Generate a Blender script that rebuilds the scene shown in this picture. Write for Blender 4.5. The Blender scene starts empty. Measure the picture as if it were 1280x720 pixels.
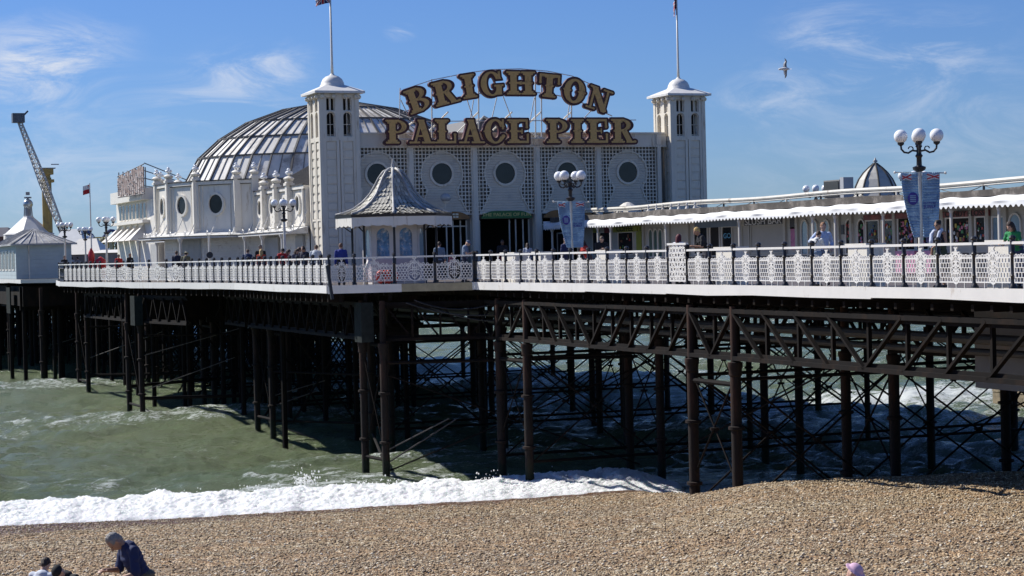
import bpy, bmesh, math, random
import numpy as np
from mathutils import Vector, Matrix
rnd = random.Random(7)
R = math.radians
scene = bpy.context.scene
COL = scene.collection

# ------------------------------------------------------------------ camera, sky, sun, exposure
EYE = 1.12                       # eye height above the pier deck (deck is z = 0), sea at z = -7.7
FPX = 2500.0                     # focal length in pixels of the 1280 px wide picture
ALPHA, PITCH, ROLL = R(21.6), R(1.0), R(1.4)
SEA = -7.7
Fh = Vector((math.sin(ALPHA), math.cos(ALPHA), 0)); Rh = Vector((math.cos(ALPHA), -math.sin(ALPHA), 0))
fw = Fh*math.cos(PITCH) - Vector((0, 0, 1))*math.sin(PITCH)
u0 = Rh.cross(fw)
rt = Rh*math.cos(ROLL) - u0*math.sin(ROLL)
up = u0*math.cos(ROLL) + Rh*math.sin(ROLL)
cam_d = bpy.data.cameras.new('camera'); cam = bpy.data.objects.new('camera', cam_d); COL.objects.link(cam)
cam_d.sensor_width = 36; cam_d.lens = FPX/1280*36; cam_d.clip_start = 0.5; cam_d.clip_end = 60000
CAM = Vector((0, 0, EYE))
cam.matrix_world = Matrix(((rt.x, up.x, -fw.x, 0), (rt.y, up.y, -fw.y, 0), (rt.z, up.z, -fw.z, EYE), (0, 0, 0, 1)))
scene.camera = cam

SUN_EL, SUN_G = R(43), R(51)     # the sun stands to the left of and beyond the pier's end
sdir = Vector((-math.cos(SUN_G)*math.cos(SUN_EL), math.sin(SUN_G)*math.cos(SUN_EL), math.sin(SUN_EL)))
sl = bpy.data.lights.new('sun', 'SUN'); sl.energy = 5.0; sl.angle = R(0.53); sl.color = (1.0, 0.965, 0.9)
so = bpy.data.objects.new('sun', sl); COL.objects.link(so)
so.rotation_euler = (-sdir).to_track_quat('-Z', 'Y').to_euler(); so.location = (0, 0, 60)

def ray(x, y):
    return (fw + rt*((x-640)/FPX) - up*((y-360)/FPX)).normalized()
def at(x, y, Z):                 # the point seen at (x, y) at distance Z along the view
    d = fw + rt*((x-640)/FPX) - up*((y-360)/FPX); return CAM + d*Z
def on_z(x, y, z):
    d = ray(x, y); return CAM + d*((z-EYE)/d.z)
def on_X(x, y, X):
    d = ray(x, y); return CAM + d*(X/d.x)
def on_Y(x, y, Y):
    d = ray(x, y); return CAM + d*(Y/d.y)

world = bpy.data.worlds.new('World'); scene.world = world; world.use_nodes = True
nt = world.node_tree; nt.nodes.clear(); N = nt.nodes.new; L = nt.links.new
wo = N('ShaderNodeOutputWorld'); bg = N('ShaderNodeBackground'); bg.inputs['Strength'].default_value = 0.084
sky = N('ShaderNodeTexSky'); sky.sky_type = 'NISHITA'; sky.sun_disc = False
sky.sun_elevation = SUN_EL; sky.sun_rotation = math.atan2(sdir.x, sdir.y)
sky.air_density = 1.0; sky.dust_density = 0.15; sky.ozone_density = 4.0; sky.altitude = 0
tc = N('ShaderNodeTexCoord')
tint = N('ShaderNodeMix'); tint.data_type = 'RGBA'; tint.blend_type = 'MULTIPLY'; tint.inputs['Factor'].default_value = 1
tint.inputs['B'].default_value = (0.44, 0.61, 0.98, 1)
L(sky.outputs[0], tint.inputs['A'])
nz = N('ShaderNodeTexNoise'); nz.inputs['Scale'].default_value = 13; nz.inputs['Detail'].default_value = 12; nz.inputs['Roughness'].default_value = .68
nz.inputs['Distortion'].default_value = 1.1
mp = N('ShaderNodeMapping'); mp.inputs['Scale'].default_value = (1, 1, 3.4); mp.inputs['Rotation'].default_value = (0.0, 0.12, 0)
L(tc.outputs['Generated'], mp.inputs['Vector']); L(mp.outputs[0], nz.inputs['Vector'])
acc = None
for (x, y, rad, w) in ((30, 85, .045, 1.0), (85, 60, .035, .7), (310, 98, .035, .75), (350, 75, .02, .4), (500, 41, .0085, 1.1), (1035, 35, .03, .6), (960, 120, .03, .45),
                       (1120, 75, .05, .4), (1190, 50, .03, .35), (240, 120, .035, .3), (250, 215, .09, .34), (20, 210, .07, .35), (1150, 175, .11, .3), (700, 120, .05, .1)):
    d = ray(x, y)
    vd = N('ShaderNodeVectorMath'); vd.operation = 'SUBTRACT'; L(tc.outputs['Generated'], vd.inputs[0]); vd.inputs[1].default_value = d
    vs = N('ShaderNodeVectorMath'); vs.operation = 'MULTIPLY'; L(vd.outputs[0], vs.inputs[0]); vs.inputs[1].default_value = (1, 1, 1.9)
    vl = N('ShaderNodeVectorMath'); vl.operation = 'LENGTH'; L(vs.outputs[0], vl.inputs[0])
    mr = N('ShaderNodeMapRange'); mr.interpolation_type = 'SMOOTHSTEP'; L(vl.outputs['Value'], mr.inputs['Value'])
    mr.inputs['From Min'].default_value = 0; mr.inputs['From Max'].default_value = rad*1.3; mr.inputs['To Min'].default_value = w; mr.inputs['To Max'].default_value = 0
    if acc is None: acc = mr.outputs[0]
    else:
        ad = N('ShaderNodeMath'); ad.operation = 'ADD'; L(acc, ad.inputs[0]); L(mr.outputs[0], ad.inputs[1]); acc = ad.outputs[0]
nm = N('ShaderNodeMapRange'); nm.interpolation_type = 'SMOOTHSTEP'; L(nz.outputs['Fac'], nm.inputs['Value'])
nm.inputs['From Min'].default_value = .40; nm.inputs['From Max'].default_value = .74
mu = N('ShaderNodeMath'); mu.operation = 'MULTIPLY'; mu.use_clamp = True; L(acc, mu.inputs[0]); L(nm.outputs[0], mu.inputs[1])
cl = N('ShaderNodeMix'); cl.data_type = 'RGBA'; L(mu.outputs[0], cl.inputs['Factor']); L(tint.outputs['Result'], cl.inputs['A'])
cl.inputs['B'].default_value = (6.4, 7.0, 8.2, 1)
L(cl.outputs['Result'], bg.inputs['Color']); L(bg.outputs[0], wo.inputs['Surface'])

vs_ = scene.view_settings
scene.display_settings.display_device = 'sRGB'
vs_.view_transform = 'Standard'; vs_.look = 'None'; vs_.exposure = 0.32; vs_.gamma = 1; vs_.use_curve_mapping = False
scene.cycles.max_bounces = 6; scene.cycles.diffuse_bounces = 3; scene.cycles.glossy_bounces = 3

# ------------------------------------------------------------------ helpers
MATS = {}
def mat(name, col, rough=.6, var=.15, scale=3.0, metal=0.0, bump=0.0, bscale=None, island=0.0, col2=None, c2amt=.5, c2scale=1.0, spec=.5, stretch=None, emit=None):
    if name in MATS: return MATS[name]
    m = bpy.data.materials.new(name); m.use_nodes = True; t = m.node_tree; b = t.nodes['Principled BSDF']
    b.inputs['Roughness'].default_value = rough; b.inputs['Metallic'].default_value = metal; b.inputs['Specular IOR Level'].default_value = spec
    tcn = t.nodes.new('ShaderNodeTexCoord'); vec = tcn.outputs['Object']
    if stretch:
        mpn = t.nodes.new('ShaderNodeMapping'); mpn.inputs['Scale'].default_value = stretch; t.links.new(vec, mpn.inputs['Vector']); vec = mpn.outputs[0]
    n = t.nodes.new('ShaderNodeTexNoise'); n.inputs['Scale'].default_value = scale; n.inputs['Detail'].default_value = 6; n.inputs['Roughness'].default_value = .65
    t.links.new(vec, n.inputs['Vector'])
    r = t.nodes.new('ShaderNodeMapRange'); t.links.new(n.outputs['Fac'], r.inputs['Value'])
    r.inputs['From Min'].default_value = .25; r.inputs['From Max'].default_value = .75
    r.inputs['To Min'].default_value = 1-var; r.inputs['To Max'].default_value = 1+var
    val = r.outputs[0]
    if island:
        g = t.nodes.new('ShaderNodeNewGeometry'); r2 = t.nodes.new('ShaderNodeMapRange'); t.links.new(g.outputs['Random Per Island'], r2.inputs['Value'])
        r2.inputs['To Min'].default_value = 1-island; r2.inputs['To Max'].default_value = 1+island
        mm = t.nodes.new('ShaderNodeMath'); mm.operation = 'MULTIPLY'; t.links.new(val, mm.inputs[0]); t.links.new(r2.outputs[0], mm.inputs[1]); val = mm.outputs[0]
    vm = t.nodes.new('ShaderNodeVectorMath'); vm.operation = 'SCALE'; t.links.new(val, vm.inputs['Scale'])
    if col2:
        n2 = t.nodes.new('ShaderNodeTexNoise'); n2.inputs['Scale'].default_value = c2scale; n2.inputs['Detail'].default_value = 8; n2.inputs['Roughness'].default_value = .7
        t.links.new(vec, n2.inputs['Vector'])
        r3 = t.nodes.new('ShaderNodeMapRange'); t.links.new(n2.outputs['Fac'], r3.inputs['Value'])
        r3.inputs['From Min'].default_value = .62-c2amt*.3; r3.inputs['From Max'].default_value = .74-c2amt*.3
        mx = t.nodes.new('ShaderNodeMix'); mx.data_type = 'RGBA'; t.links.new(r3.outputs[0], mx.inputs['Factor'])
        mx.inputs['A'].default_value = (*col, 1); mx.inputs['B'].default_value = (*col2, 1)
        t.links.new(mx.outputs['Result'], vm.inputs[0])
    else: vm.inputs[0].default_value = col
    t.links.new(vm.outputs[0], b.inputs['Base Color'])
    if bump:
        bn = t.nodes.new('ShaderNodeBump'); bn.inputs['Strength'].default_value = 1; bn.inputs['Distance'].default_value = bump
        n3 = t.nodes.new('ShaderNodeTexNoise'); n3.inputs['Scale'].default_value = bscale or scale*4; n3.inputs['Detail'].default_value = 5
        t.links.new(vec, n3.inputs['Vector']); t.links.new(n3.outputs['Fac'], bn.inputs['Height']); t.links.new(bn.outputs[0], b.inputs['Normal'])
    if emit:
        b.inputs['Emission Color'].default_value = (*emit[:3], 1); b.inputs['Emission Strength'].default_value = emit[3]
    MATS[name] = m; return m

def boards(name, col, pitch=.14, axis='Z', depth=.012, rough=.6, var=.1, dirt=None):
    """painted boards: grooves every pitch metres along an axis"""
    if name in MATS: return MATS[name]
    m = mat(name, col, rough, var, 1.3, col2=dirt, c2amt=.25, c2scale=2.2) if dirt else mat(name, col, rough, var, 1.3)
    t = m.node_tree; b = t.nodes['Principled BSDF']
    tcn = t.nodes.new('ShaderNodeTexCoord'); s = t.nodes.new('ShaderNodeSeparateXYZ'); t.links.new(tcn.outputs['Object'], s.inputs[0])
    md = t.nodes.new('ShaderNodeMath'); md.operation = 'MODULO'
    ab = t.nodes.new('ShaderNodeMath'); ab.operation = 'ADD'; ab.inputs[1].default_value = 500*pitch
    t.links.new(s.outputs[axis], ab.inputs[0]); t.links.new(ab.outputs[0], md.inputs[0]); md.inputs[1].default_value = pitch
    r = t.nodes.new('ShaderNodeMapRange'); t.links.new(md.outputs[0], r.inputs['Value'])
    r.inputs['From Min'].default_value = 0; r.inputs['From Max'].default_value = pitch*.16
    bn = t.nodes.new('ShaderNodeBump'); bn.inputs['Strength'].default_value = 1; bn.inputs['Distance'].default_value = depth
    t.links.new(r.outputs[0], bn.inputs['Height']); t.links.new(bn.outputs[0], b.inputs['Normal'])
    return m

def link(o, parent=None):
    COL.objects.link(o)
    if parent is not None: o.parent = parent
    return o
def tag(o, label=None, cat=None, group=None, kind=None):
    if label: o['label'] = label
    if cat: o['category'] = cat
    if group: o['group'] = group
    if kind: o['kind'] = kind
    return o
def thing(name, label, cat, loc=(0, 0, 0), rz=0, group=None):
    o = bpy.data.objects.new(name, None); o.empty_display_size = .3; link(o)
    o.location = loc; o.rotation_euler = (0, 0, rz); return tag(o, label, cat, group)
def kids(o): return [c for c in bpy.data.objects if c.parent == o]
def copy_tree(o, loc=None, rz=None, label=None, group=None, scale=None):
    c = o.copy(); link(c)
    if loc is not None: c.location = loc
    if rz is not None: c.rotation_euler = (0, 0, rz)
    if label: c['label'] = label
    if group: c['group'] = group
    if scale: c.scale = (scale,)*3
    for ch in kids(o):
        d = ch.copy(); link(d, c)
        for g in kids(ch):
            e = g.copy(); link(e, d)
    return c
def wloc(o):
    v = Vector((0, 0, 0))
    while o is not None: v += Vector(o.location); o = o.parent
    return v

class MB:
    def __init__(s): s.v = []; s.f = []; s.m = []
    def add(s, vs, fs, mi=0):
        k = len(s.v); s.v += [tuple(v) for v in vs]; s.f += [tuple(i+k for i in f) for f in fs]; s.m += [mi]*len(fs); return s
    def quad(s, a, b, c, d, mi=0): return s.add([a, b, c, d], [(0, 1, 2, 3)], mi)
    def box(s, x0, x1, y0, y1, z0, z1, mi=0):
        return s.add([(x0, y0, z0), (x1, y0, z0), (x1, y1, z0), (x0, y1, z0), (x0, y0, z1), (x1, y0, z1), (x1, y1, z1), (x0, y1, z1)],
                     [(0, 3, 2, 1), (4, 5, 6, 7), (0, 1, 5, 4), (1, 2, 6, 5), (2, 3, 7, 6), (3, 0, 4, 7)], mi)
    def bar(s, p, q, w=.05, h=None, mi=0, roll=None):
        p = Vector(p); q = Vector(q); d = (q-p); h = h or w
        if d.length < 1e-6: return s
        d.normalize(); a = Vector((0, 0, 1)) if roll is None else Vector(roll)
        if abs(d.dot(a)) > .98: a = Vector((1, 0, 0)) if roll is None else Vector((0, 1, 0))
        x = d.cross(a).normalized()*(w/2); y = x.cross(d).normalized()*(h/2)
        return s.add([p-x-y, p+x-y, p+x+y, p-x+y, q-x-y, q+x-y, q+x+y, q-x+y],
                     [(0, 1, 2, 3), (7, 6, 5, 4), (1, 0, 4, 5), (2, 1, 5, 6), (3, 2, 6, 7), (0, 3, 7, 4)], mi)
    def tube(s, pts, r, seg=8, mi=0, caps=True):
        pts = [Vector(p) for p in pts]; n = len(pts); rs = r if isinstance(r, (list, tuple)) else [r]*n
        vs = []; a = None
        for i, p in enumerate(pts):
            d = (pts[min(i+1, n-1)]-pts[max(i-1, 0)]).normalized()
            if a is None: a = Vector((0, 0, 1)) if abs(d.z) < .9 else Vector((1, 0, 0))
            x = d.cross(a).normalized(); y = d.cross(x).normalized(); a = -y if False else a
            for k in range(seg):
                t = 2*math.pi*k/seg; vs.append(p + (x*math.cos(t)+y*math.sin(t))*rs[i])
        fs = [(i*seg+k, i*seg+(k+1) % seg, (i+1)*seg+(k+1) % seg, (i+1)*seg+k) for i in range(n-1) for k in range(seg)]
        if caps: fs += [tuple(range(seg))[::-1], tuple((n-1)*seg+k for k in range(seg))]
        return s.add(vs, fs, mi)
    def lathe(s, prof, c=(0, 0, 0), seg=16, mi=0, rot=0, sx=1, sy=1):
        vs = []; n = len(prof)
        for (r, z) in prof:
            for k in range(seg):
                t = 2*math.pi*(k+.5)/seg+rot; vs.append((c[0]+r*math.cos(t)*sx, c[1]+r*math.sin(t)*sy, c[2]+z))
        fs = [(i*seg+k, i*seg+(k+1) % seg, (i+1)*seg+(k+1) % seg, (i+1)*seg+k) for i in range(n-1) for k in range(seg)]
        fs += [tuple(range(seg))[::-1], tuple((n-1)*seg+k for k in range(seg))]
        return s.add(vs, fs, mi)
    def ball(s, c, r, seg=14, rings=8, mi=0, sc=(1, 1, 1)):
        prof = [(max(1e-4, r*math.sin(math.pi*i/rings)), -r*math.cos(math.pi*i/rings)) for i in range(rings+1)]
        k = len(s.v); s.lathe(prof, (0, 0, 0), seg, mi)
        for i in range(k, len(s.v)):
            v = s.v[i]; s.v[i] = (c[0]+v[0]*sc[0], c[1]+v[1]*sc[1], c[2]+v[2]*sc[2])
        return s
    def prism(s, poly, z0, z1, mi=0):
        n = len(poly)
        return s.add([(x, y, z0) for x, y in poly]+[(x, y, z1) for x, y in poly],
                     [tuple(range(n))[::-1], tuple(range(n, 2*n))]+[(i, (i+1) % n, n+(i+1) % n, n+i) for i in range(n)], mi)
    def build(s, name, mats, parent=None, smooth=False, world=False, ang=None):
        if world and parent is not None:
            o = wloc(parent); vs = [(v[0]-o.x, v[1]-o.y, v[2]-o.z) for v in s.v]
        else: vs = s.v
        me = bpy.data.meshes.new(name); me.from_pydata(vs, [], s.f)
        mats = mats if isinstance(mats, (list, tuple)) else [mats]
        for m in mats: me.materials.append(m)
        if len(mats) > 1: me.polygons.foreach_set('material_index', s.m)
        bm = bmesh.new(); bm.from_mesh(me); bmesh.ops.recalc_face_normals(bm, faces=bm.faces); bm.to_mesh(me); bm.free()
        if smooth: 
            me.polygons.foreach_set('use_smooth', [True]*len(me.polygons))
            if ang: 
                me.set_sharp_from_angle(angle=R(ang))
        me.update()
        return link(bpy.data.objects.new(name, me), parent)

# ---- outlines from signed distance fields: letters, cast-iron panels, pierced plates
def sbox(X, Y, x0, x1, y0, y1):
    cx, cy, hx, hy = (x0+x1)/2, (y0+y1)/2, (x1-x0)/2, (y1-y0)/2
    qx = np.abs(X-cx)-hx; qy = np.abs(Y-cy)-hy
    return np.hypot(np.maximum(qx, 0), np.maximum(qy, 0))+np.minimum(np.maximum(qx, qy), 0)
def scirc(X, Y, cx, cy, r): return np.hypot(X-cx, Y-cy)-r
def sell(X, Y, cx, cy, a, b):
    k = np.hypot((X-cx)/a, (Y-cy)/b); return (k-1)*min(a, b)
def sseg(X, Y, x0, y0, x1, y1, w):
    dx, dy = x1-x0, y1-y0; l = math.hypot(dx, dy); c, s_ = dx/l, dy/l
    u = (X-x0)*c+(Y-y0)*s_; v = -(X-x0)*s_+(Y-y0)*c
    return sbox(u, v, 0, l, -w/2, w/2)
U = np.minimum
def contours(F, x0, y0, h, tol):
    ny, nx = F.shape; nxt = {}
    def pt(key):
        i, j, d = key
        a = F[j, i]; b = F[j, i+1] if d == 0 else F[j+1, i]
        t = a/(a-b)
        return (x0+(i+(t if d == 0 else 0))*h, y0+(j+(t if d == 1 else 0))*h)
    ins = F < 0
    cr = (ins[:-1, :-1] != ins[:-1, 1:]) | (ins[:-1, :-1] != ins[1:, :-1]) | (ins[:-1, :-1] != ins[1:, 1:])
    for j, i in zip(*np.nonzero(cr)):
        a, b, c, d = ins[j, i], ins[j, i+1], ins[j+1, i+1], ins[j+1, i]
        B, Rr, T, Lf = (i, j, 0), (i+1, j, 1), (i, j+1, 0), (i, j, 1)
        code = a | b << 1 | c << 2 | d << 3
        tab = {1: [(B, Lf)], 2: [(Rr, B)], 3: [(Rr, Lf)], 4: [(T, Rr)], 5: [(B, Lf), (T, Rr)], 6: [(T, B)], 7: [(T, Lf)], 8: [(Lf, T)],
               9: [(B, T)], 10: [(Rr, B), (Lf, T)], 11: [(Rr, T)], 12: [(Lf, Rr)], 13: [(B, Rr)], 14: [(Lf, B)]}
        for p, q in tab[int(code)]: nxt[p] = q
    loops = []
    while nxt:
        k0 = next(iter(nxt)); lp = []; k = k0
        while k in nxt: lp.append(pt(k)); k = nxt.pop(k)
        if len(lp) < 4: continue
        # thin out nearly straight runs
        def dp(P):
            if len(P) < 3: return P
            a, b = np.array(P[0]), np.array(P[-1]); ab = b-a; l = math.hypot(*ab)
            Q = np.array(P[1:-1])-a
            ds = np.abs(Q[:, 0]*ab[1]-Q[:, 1]*ab[0])/l if l > 1e-9 else np.hypot(Q[:, 0], Q[:, 1])
            m = int(ds.argmax())
            if ds[m] < tol: return [P[0], P[-1]]
            return dp(P[:m+2])[:-1]+dp(P[m+1:])
        h2 = len(lp)//2
        out = dp(lp[:h2+1])[:-1]+dp(lp[h2:]+[lp[0]])[:-1]
        if len(out) >= 3: loops.append(out)
    return loops
def plate_mesh(name, fn, x0, x1, y0, y1, h, depth, tol=None):
    """solid plate (local x, z; thickness along y, centred) of the region fn < 0"""
    xs = np.arange(x0-2*h, x1+2.5*h, h); ys = np.arange(y0-2*h, y1+2.5*h, h)
    X, Y = np.meshgrid(xs, ys); F = fn(X, Y); F[F == 0] = 1e-7
    F[0, :] = F[-1, :] = 1; F[:, 0] = F[:, -1] = 1
    lps = contours(F, xs[0], ys[0], h, tol or h*.18)
    cu = bpy.data.curves.new(name, 'CURVE'); cu.dimensions = '2D'; cu.fill_mode = 'BOTH'; cu.extrude = depth/2
    for lp in lps:
        sp = cu.splines.new('POLY'); sp.points.add(len(lp)-1); sp.use_cyclic_u = True
        sp.points.foreach_set('co', [c for p in lp for c in (p[0], p[1], 0, 1)])
    o = bpy.data.objects.new(name, cu); COL.objects.link(o)
    dg = bpy.context.evaluated_depsgraph_get(); dg.update()
    me = bpy.data.meshes.new_from_object(o.evaluated_get(dg))
    bpy.data.objects.remove(o); bpy.data.curves.remove(cu)
    me.transform(Matrix.Rotation(R(90), 4, 'X')); me.name = name
    return me
def place_mesh(name, me, m, parent=None, loc=(0, 0, 0), rot=(0, 0, 0), scale=(1, 1, 1)):
    if m is not None and not me.materials: me.materials.append(m)
    o = bpy.data.objects.new(name, me); link(o, parent); o.location = loc; o.rotation_euler = rot; o.scale = scale; return o
def text_obj(name, s, size, m, parent, loc, rot=(R(90), 0, 0), depth=.01, wscale=1.0):
    cu = bpy.data.curves.new(name, 'FONT'); cu.body = s; cu.size = size; cu.extrude = depth; cu.align_x = 'CENTER'; cu.align_y = 'CENTER'; cu.offset = size*.012
    o = bpy.data.objects.new(name, cu); COL.objects.link(o)
    dg = bpy.context.evaluated_depsgraph_get(); dg.update()
    me = bpy.data.meshes.new_from_object(o.evaluated_get(dg)); bpy.data.objects.remove(o); bpy.data.curves.remove(cu)
    me.materials.clear(); me.materials.append(m)
    o = bpy.data.objects.new(name, me); link(o, parent); o.location = loc; o.rotation_euler = rot; o.scale = (wscale, 1, 1); return o

# ------------------------------------------------------------------ materials
WHITE = mat('white_paint', (.74, .70, .62), .5, .08, 1.5, col2=(.46, .38, .28), c2amt=.14, c2scale=1.6, stretch=(1.6, 1.6, .35))
WHITE2 = boards('white_boards', (.74, .71, .64), .16, 'Z', .014, dirt=(.52, .47, .40))
GREYW = boards('facade_boards', (.60, .55, .46), .13, 'Z', .012, dirt=(.50, .46, .40))
FAC = mat('facade_paint', (.70, .645, .54), .6, .10, 1.2, col2=(.46, .38, .28), c2amt=.18, c2scale=1.8, stretch=(1.8, 1.8, .3))
FASC = mat('fascia_paint', (.70, .68, .64), .5, .08, .8, col2=(.42, .34, .26), c2amt=.12, c2scale=2.2, stretch=(1, 1, .5))
CAST = mat('cast_iron_white', (.72, .70, .66), .45, .05, 3)
BLACK = mat('black_iron', (.012, .012, .016), .4, .3, 5)
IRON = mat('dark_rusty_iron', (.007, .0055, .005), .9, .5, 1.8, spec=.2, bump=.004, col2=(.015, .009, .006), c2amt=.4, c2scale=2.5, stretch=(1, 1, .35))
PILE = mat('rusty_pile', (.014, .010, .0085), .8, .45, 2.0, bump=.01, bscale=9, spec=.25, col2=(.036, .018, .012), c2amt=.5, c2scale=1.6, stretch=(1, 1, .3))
def tide(m, z0=-6.9, col=(.012, .016, .009)):
    t = m.node_tree; b = t.nodes['Principled BSDF']; src = b.inputs['Base Color'].links[0].from_socket
    g = t.nodes.new('ShaderNodeNewGeometry'); s = t.nodes.new('ShaderNodeSeparateXYZ'); t.links.new(g.outputs['Position'], s.inputs[0])
    n = t.nodes.new('ShaderNodeTexNoise'); n.inputs['Scale'].default_value = 3; t.links.new(g.outputs['Position'], n.inputs['Vector'])
    a = t.nodes.new('ShaderNodeMath'); a.operation = 'MULTIPLY_ADD'; t.links.new(n.outputs['Fac'], a.inputs[0]); a.inputs[1].default_value = 1.2; t.links.new(s.outputs['Z'], a.inputs[2])
    r = t.nodes.new('ShaderNodeMapRange'); t.links.new(a.outputs[0], r.inputs['Value']); r.inputs['From Min'].default_value = z0+.5; r.inputs['From Max'].default_value = z0+.9; r.inputs['To Min'].default_value = 1; r.inputs['To Max'].default_value = 0
    x = t.nodes.new('ShaderNodeMix'); x.data_type = 'RGBA'; t.links.new(r.outputs[0], x.inputs['Factor']); t.links.new(src, x.inputs['A']); x.inputs['B'].default_value = (*col, 1); t.links.new(x.outputs['Result'], b.inputs['Base Color'])
tide(PILE)
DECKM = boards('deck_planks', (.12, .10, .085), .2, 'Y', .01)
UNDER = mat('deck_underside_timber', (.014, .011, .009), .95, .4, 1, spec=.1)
GLASS = mat('dark_glass', (.016, .018, .018), .14, .5, 1.5, spec=.35)
BGLASS = mat('blue_glass', (.22, .34, .42), .1, .2, 2, spec=.8)
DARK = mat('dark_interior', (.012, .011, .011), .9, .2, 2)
GLOBE = mat('opal_globe', (.86, .87, .88), .22, .02, 1)
LEAD = mat('roof_lead', (.30, .30, .30), .55, .25, 1.5, col2=(.5, .49, .46), c2amt=.5, c2scale=1)
DOMEP = mat('dome_panel', (.72, .69, .63), .6, .12, 1.0, island=.08, col2=(.36, .33, .29), c2amt=.36, c2scale=.85)
TILE = mat('slate_tile', (.42, .40, .34), .6, .25, 4, island=.30)
FELT = mat('roof_felt', (.085, .075, .065), .9, .3, 2)
GOLD = mat('gold_letter', (.72, .39, .11), .45, .22, 3.5, metal=.0, col2=(.34, .17, .05), c2amt=.3, c2scale=3.5)
OXBLOOD = mat('oxblood_outline', (.075, .010, .008), .5, .2, 3)

# ------------------------------------------------------------------ sea, surf, beach
nrs = np.random.RandomState(3)
LAT = nrs.rand(512, 512)
def vnoise(x, y):
    xi = np.floor(x).astype(int); yi = np.floor(y).astype(int); fx = x-xi; fy = y-yi
    fx = fx*fx*(3-2*fx); fy = fy*fy*(3-2*fy); a = xi % 512; b = yi % 512; c = (xi+1) % 512; d = (yi+1) % 512
    return (LAT[b, a]*(1-fx)+LAT[b, c]*fx)*(1-fy)+(LAT[d, a]*(1-fx)+LAT[d, c]*fx)*fy
def fbm(x, y, o=4):
    s = 0; a = .5
    for i in range(o): s = s+a*vnoise(x*2**i+17.3*i, y*2**i+9.1*i); a *= .5
    return s
def grid_mesh(name, P, m, smooth=True, attr=None, parent=None):
    nj, ni = P.shape[:2]; me = bpy.data.meshes.new(name)
    idx = np.arange(nj*ni).reshape(nj, ni)
    q = np.stack([idx[:-1, :-1], idx[:-1, 1:], idx[1:, 1:], idx[1:, :-1]], -1).reshape(-1, 4)
    me.vertices.add(nj*ni); me.vertices.foreach_set('co', P.reshape(-1).astype(np.float32))
    me.loops.add(q.size); me.loops.foreach_set('vertex_index', q.reshape(-1).astype(np.int32))
    me.polygons.add(len(q)); me.polygons.foreach_set('loop_start', np.arange(0, q.size, 4, dtype=np.int32))
    me.polygons.foreach_set('loop_total', np.full(len(q), 4, dtype=np.int32))
    me.polygons.foreach_set('use_smooth', np.full(len(q), smooth))
    me.update(calc_edges=True); me.validate(); me.materials.append(m)
    if attr:
        for k, v in attr.items():
            a = me.attributes.new(k, 'FLOAT', 'POINT'); a.data.foreach_set('value', v.reshape(-1).astype(np.float32))
    return link(bpy.data.objects.new(name, me), parent)
def plan(Uu, Z): # u, distance -> X, Y
    return Z*(Fh.x+Uu*Rh.x), Z*(Fh.y+Uu*Rh.y)

# sea surface
zs = []; z = 57.0
while z < 420: zs.append(z); z += max(.11, z*z/21000*.62)
while z < 42000: zs.append(z); z *= 1.06
zs = np.array(zs); us = np.arange(-.46, .462, .0014)
Uu, Z = np.meshgrid(us, zs); X, Y = plan(Uu, Z)
H = np.zeros_like(X); fade = np.clip(1-(Z-200)/500, .0, 1)
wx = (fbm(X*.08, Y*.08)-.5)*6; wy = (fbm(X*.08+40, Y*.08+11)-.5)*6
rs = np.random.RandomState(11)
for i in range(34):
    lam = .9*1.115**i; a = R(-90)+rs.normal(0, .5 if lam > 5 else .85); k = 2*math.pi/lam
    if lam < 3: fd = np.clip(1-(Z-90)/120, 0, 1)
    else: fd = 1
    ph = k*((X+wx)*math.cos(a)+(Y+wy)*math.sin(a))+rs.rand()*6.28
    H += (.0058*lam**.85)*(2.3 if lam < 3.5 else 1.1)*fd*(1-np.abs(np.sin(ph/2))*2+.27)
H *= fade*1.7
chop = fbm(X*1.1, Y*1.1, 3)-.45; H += chop*.10*np.clip(1-(Z-70)/120, 0, 1)
foam = np.zeros_like(H)
crest = np.clip((H-np.percentile(H[Z < 150], 90))*5, 0, 1)
patch = np.clip((fbm(X*.09+5, Y*.16)-.50)*5, 0, 1)
foam += .34*crest*patch + .26*patch*fbm(X*.7, Y*1.4)+.20*crest+.06
inr = np.clip((X-34)/10, 0, 1)*np.clip((112-Y)/14, 0, 1)           # surf zone west of and beneath the pier
foam += inr*(.10+.42*np.clip((fbm(X*.16+2, Y*.3+9)-.42)*5, 0, 1))
blob = np.exp(-((X-62)/7)**2-((Y-97)/4)**2); foam += .8*blob; H += blob*.4*(fbm(X*1.2, Y*1.2)-.1)
H += inr*(fbm(X*.35, Y*.5)-.5)*.8
sz = np.interp(Uu, [-.46, -.256, 0, .08, .2], [66, 68, 73, 74, 66]); foam += .20*np.exp(-np.clip(Z-sz-2.0, 0, 99)/3.0)*(.35+fbm(X*.5, Y*.8))
H *= np.clip((Z-sz-1)/9, .22, 1)
near = np.exp(-np.clip(Z-sz-2.0, 0, 99)/3.0)
foam = np.minimum(foam, .15+.15*np.clip(fbm(X*1.3, Y*2.2)*2-.5, 0, 1)+.16*blob+.08*near)
P = np.stack([X, Y, SEA+H], -1)
seam = bpy.data.materials.new('sea_water'); seam.use_nodes = True; t = seam.node_tree; b = t.nodes['Principled BSDF']
b.inputs['IOR'].default_value = 1.33; b.inputs['Specular IOR Level'].default_value = .4
def nn(ty, **kw):
    n = t.nodes.new(ty)
    for k, v in kw.items(): n.inputs[k].default_value = v
    return n
tcn = t.nodes.new('ShaderNodeTexCoord'); mpn = nn('ShaderNodeMapping', Scale=(.75, 1.5, 1)); t.links.new(tcn.outputs['Object'], mpn.inputs[0])
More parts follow.
